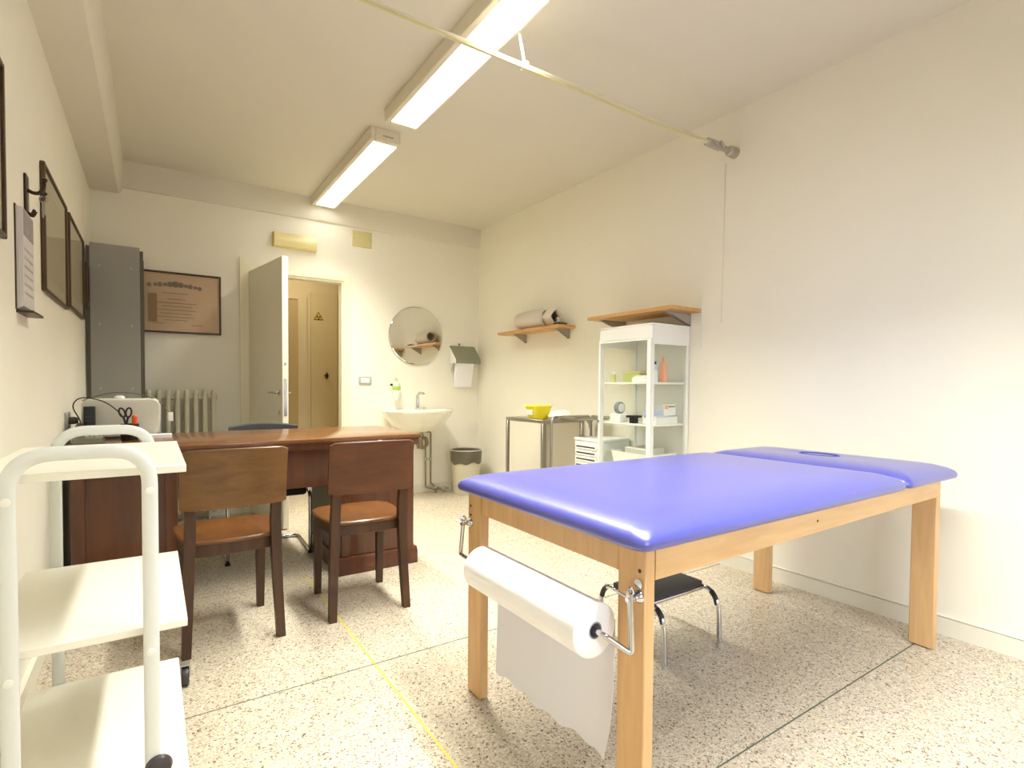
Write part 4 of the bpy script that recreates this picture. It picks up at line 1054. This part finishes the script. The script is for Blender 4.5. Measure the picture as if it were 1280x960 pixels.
# contents
G = 'items in the glass cabinet'
def bottle(x_, y_, z, prof, parts, label):
    t = thing('bottle', label, 'bottle', (x_, y_, z), G)
    for nm, pr_, m in parts:
        w = MB(); w.lathe([(r, z+h) for r, h in pr_], (x_, y_, 0), 'z', 18); build(nm, w, m, t)
bottle(2.66, 2.345, 1.128, None, (('body', [(0.022, 0), (0.023, 0.004), (0.023, 0.075)], M['plastic']), ('label', [(0.0232, 0.0752), (0.0232, 0.078), (0.024, 0.079), (0.024, 0.10), (0.012, 0.115)], M['bluegrey']), ('cap', [(0.013, 0.1152), (0.013, 0.134)], M['black'])), 'white bottle with black cap on the upper cabinet shelf')
bottle(2.745, 2.345, 1.128, None, (('body', [(0.024, 0), (0.025, 0.004), (0.025, 0.09), (0.018, 0.125), (0.010, 0.14)], M['pinkor']), ('cap', [(0.009, 0.1402), (0.009, 0.160), (0.004, 0.166)], M['pinkor'])), 'salmon coloured bottle on the upper cabinet shelf')
bottle(2.63, 2.68, 1.128, None, (('body', [(0.018, 0), (0.018, 0.05), (0.012, 0.056)], M['green']), ('cap', [(0.012, 0.0562), (0.012, 0.07)], M['plastic'])), 'tiny pale green bottle at the far end of the upper cabinet shelf')
bx_ = thing('green_box', 'pale green box on the upper cabinet shelf', 'box', (2.80, 2.60, 1.128), G)
pbox('carton', M['green'], bx_, 2.74, 2.86, 2.545, 2.70, 1.1282, 1.19, 0.002, 1); pbox('lid', M['box'], bx_, 2.738, 2.862, 2.543, 2.702, 1.1902, 1.205, 0.002, 1)
w = MB(); w.loft([[(2.69+0.065*s*math.cos(2*PI*k/20), 2.47+0.075*s*math.sin(2*PI*k/20), z+0.004*math.sin(3*2*PI*k/20)*(1 if z > 1.13 else 0)) for k in range(20)] for s, z in ((0.95, 1.1285), (1.0, 1.142), (0.9, 1.16), (0.55, 1.17), (0.2, 1.172))])
tag(build('gauze_bundle', w, M['towel']), 'white gauze bundle beside the green box on the upper cabinet shelf', 'gauze', G)
bw = thing('white_carton', 'flat white carton under the leaflets on the middle cabinet shelf', 'carton', (2.76, 2.37, 0.858), G)
pbox('carton', M['plastic'], bw, 2.66, 2.86, 2.32, 2.44, 0.8582, 0.905, 0.002, 1); pbox('lid', M['bluegrey'], bw, 2.658, 2.862, 2.318, 2.442, 0.9052, 0.912, 0.001, 1)
bl = thing('leaflet_box', 'small white box with orange and dark print on the middle cabinet shelf', 'box', (2.80, 2.38, 0.912), G)
pbox('carton', M['plastic'], bl, 2.745, 2.86, 2.335, 2.42, 0.9122, 0.985, 0.002, 1)
w = MB()
for k in range(4): w.box(2.79+k*0.016, 2.802+k*0.016, 2.3338, 2.3349, 0.966, 0.975)
build('dark_print', w, M['greydk'], bl)
pbox('orange_print', M['pinkor'], bl, 2.752, 2.785, 2.3338, 2.3349, 0.955, 0.980)
w = MB(); 
for k in range(5): w.box(2.645+0.004*k, 2.735, 2.345, 2.43, 0.9123+k*0.007, 0.9188+k*0.007, rot=Matrix.Rotation(math.radians(3*k-5), 3, 'Z'))
tag(build('leaflets', w, M['bluegrey']), 'short pile of pale leaflets on the flat white carton', 'leaflets', G)
bp = thing('pressure_gauge', 'round grey gauge lying on the middle cabinet shelf', 'gauge', (2.66, 2.66, 0.858), G)
w = MB(); w.lathe([(0.036, 2.625), (0.040, 2.630), (0.040, 2.655), (0.03, 2.67)], (2.655, 0, 0.955), 'y', 22); build('dial_case', w, M['gauge'], bp)
w = MB(); w.lathe([(0.030, 2.6235), (0.030, 2.6248)], (2.655, 0, 0.955), 'y', 22); build('dial_face', w, M['plastic'], bp)
w = MB(); w.box(2.615, 2.70, 2.60, 2.70, 0.8582, 0.9145, 0.01); build('bulb_pouch', w, M['plastic'], bp)
pu = thing('black_punch', 'small black clip tool on the middle cabinet shelf', 'clip', (2.66, 2.50, 0.858), G)
w = MB(); w.box(2.60, 2.68, 2.46, 2.53, 0.895, 0.91, 0.002, 1); build('jaw', w, M['black'], pu)
w = MB(); w.box(2.615, 2.66, 2.475, 2.515, 0.8582, 0.8949, 0.002, 1); build('base', w, M['black'], pu)
wt = thing('white_tray', 'pale plastic tray on the lower cabinet shelf', 'tray', (2.75, 2.5, 0.56), G)
w = MB(); w.loft([rr(2.62+i, 2.90-i, 2.34+i, 2.70-i, 0.03, z, 4, 2) for i, z in ((0.02, 0.5602), (0.015, 0.564), (0, 0.66), (0.005, 0.66), (0.022, 0.57))]); build('tray', w, M['plastic'], wt)
w = MB(); w.box(2.66, 2.86, 2.42, 2.60, 0.5705, 0.69, 0.006, 1); build('insert', w, M['cream'], wt)

# ------------------------------------------------------------------ LIGHTS, WORLD
def area(name, loc, rot, sx, sy, e, c):
    l = bpy.data.lights.new(name, 'AREA'); l.shape = 'RECTANGLE'; l.size = sx; l.size_y = sy; l.energy = e; l.color = c
    o = bpy.data.objects.new(name, l); COL.objects.link(o); o.location = loc; o.rotation_euler = rot
    return o
for y_, e_, ln, c_ in ((4.02, 22, 1.1, (1.0, 0.985, 0.86)), (2.40, 22, 1.46, (1.0, 0.985, 0.88)), (0.59, 28, 1.46, (0.98, 0.985, 0.96))):  # last entry serves the added unseen fixture above the camera
    l_ = area('lamp_light', (1.2925, y_, 2.688), (0, 0, 0), 0.15, ln, e_, c_)
    l_.data.spread = math.radians(108)
sky_panel = area('added_daylight', (-0.2, -3.4, 2.7), (0, 0, 0), 3.2, 2.4, 220, (0.82, 0.91, 1.0))  # light panel added outside the unseen window to brighten the right side
sky_panel.rotation_euler = (Vector((2.6, 1.4, 0.9))-sky_panel.location).to_track_quat('-Z', 'Y').to_euler()
area('corridor_fill', (1.2, 5.75, 2.58), (0, 0, 0), 0.5, 0.5, 6.5, (1.0, 0.88, 0.64))  # unseen area light added to brighten the corridor
wd = bpy.data.worlds.new('world'); SC.world = wd; wd.use_nodes = True
wd.node_tree.nodes['Background'].inputs[0].default_value = (0.8, 0.9, 1.0, 1)
wd.node_tree.nodes['Background'].inputs[1].default_value = 0.3

# ------------------------------------------------------------------ CAMERA (right, up, forward in world axes)
yaw, pitch, roll = math.radians(33.7786), math.radians(-1.5577), math.radians(0.4196)
F = Vector((math.sin(yaw)*math.cos(pitch), math.cos(yaw)*math.cos(pitch), math.sin(pitch)))
Rr = Vector((math.cos(yaw), -math.sin(yaw), 0)); U = Rr.cross(F)
R2 = Rr*math.cos(roll)+U*math.sin(roll); U2 = -Rr*math.sin(roll)+U*math.cos(roll)
cd = bpy.data.cameras.new('camera'); cam = bpy.data.objects.new('camera', cd); COL.objects.link(cam)
mw = Matrix((R2, U2, -F)).transposed().to_4x4(); mw.translation = (0, 0, 1.10)
cam.matrix_world = mw
cd.sensor_fit = 'HORIZONTAL'; cd.sensor_width = 36; cd.lens = 670.4465/1280*36
cd.shift_y = 20.3/1280; cd.clip_start = 0.02; cd.clip_end = 60
SC.camera = cam
SC.view_settings.view_transform = 'Standard'; SC.view_settings.look = 'None'
SC.view_settings.gamma = 1.0; SC.view_settings.use_curve_mapping = False
SC.view_settings.exposure = 0.72
SC.cycles.max_bounces = 10; SC.cycles.diffuse_bounces = 6
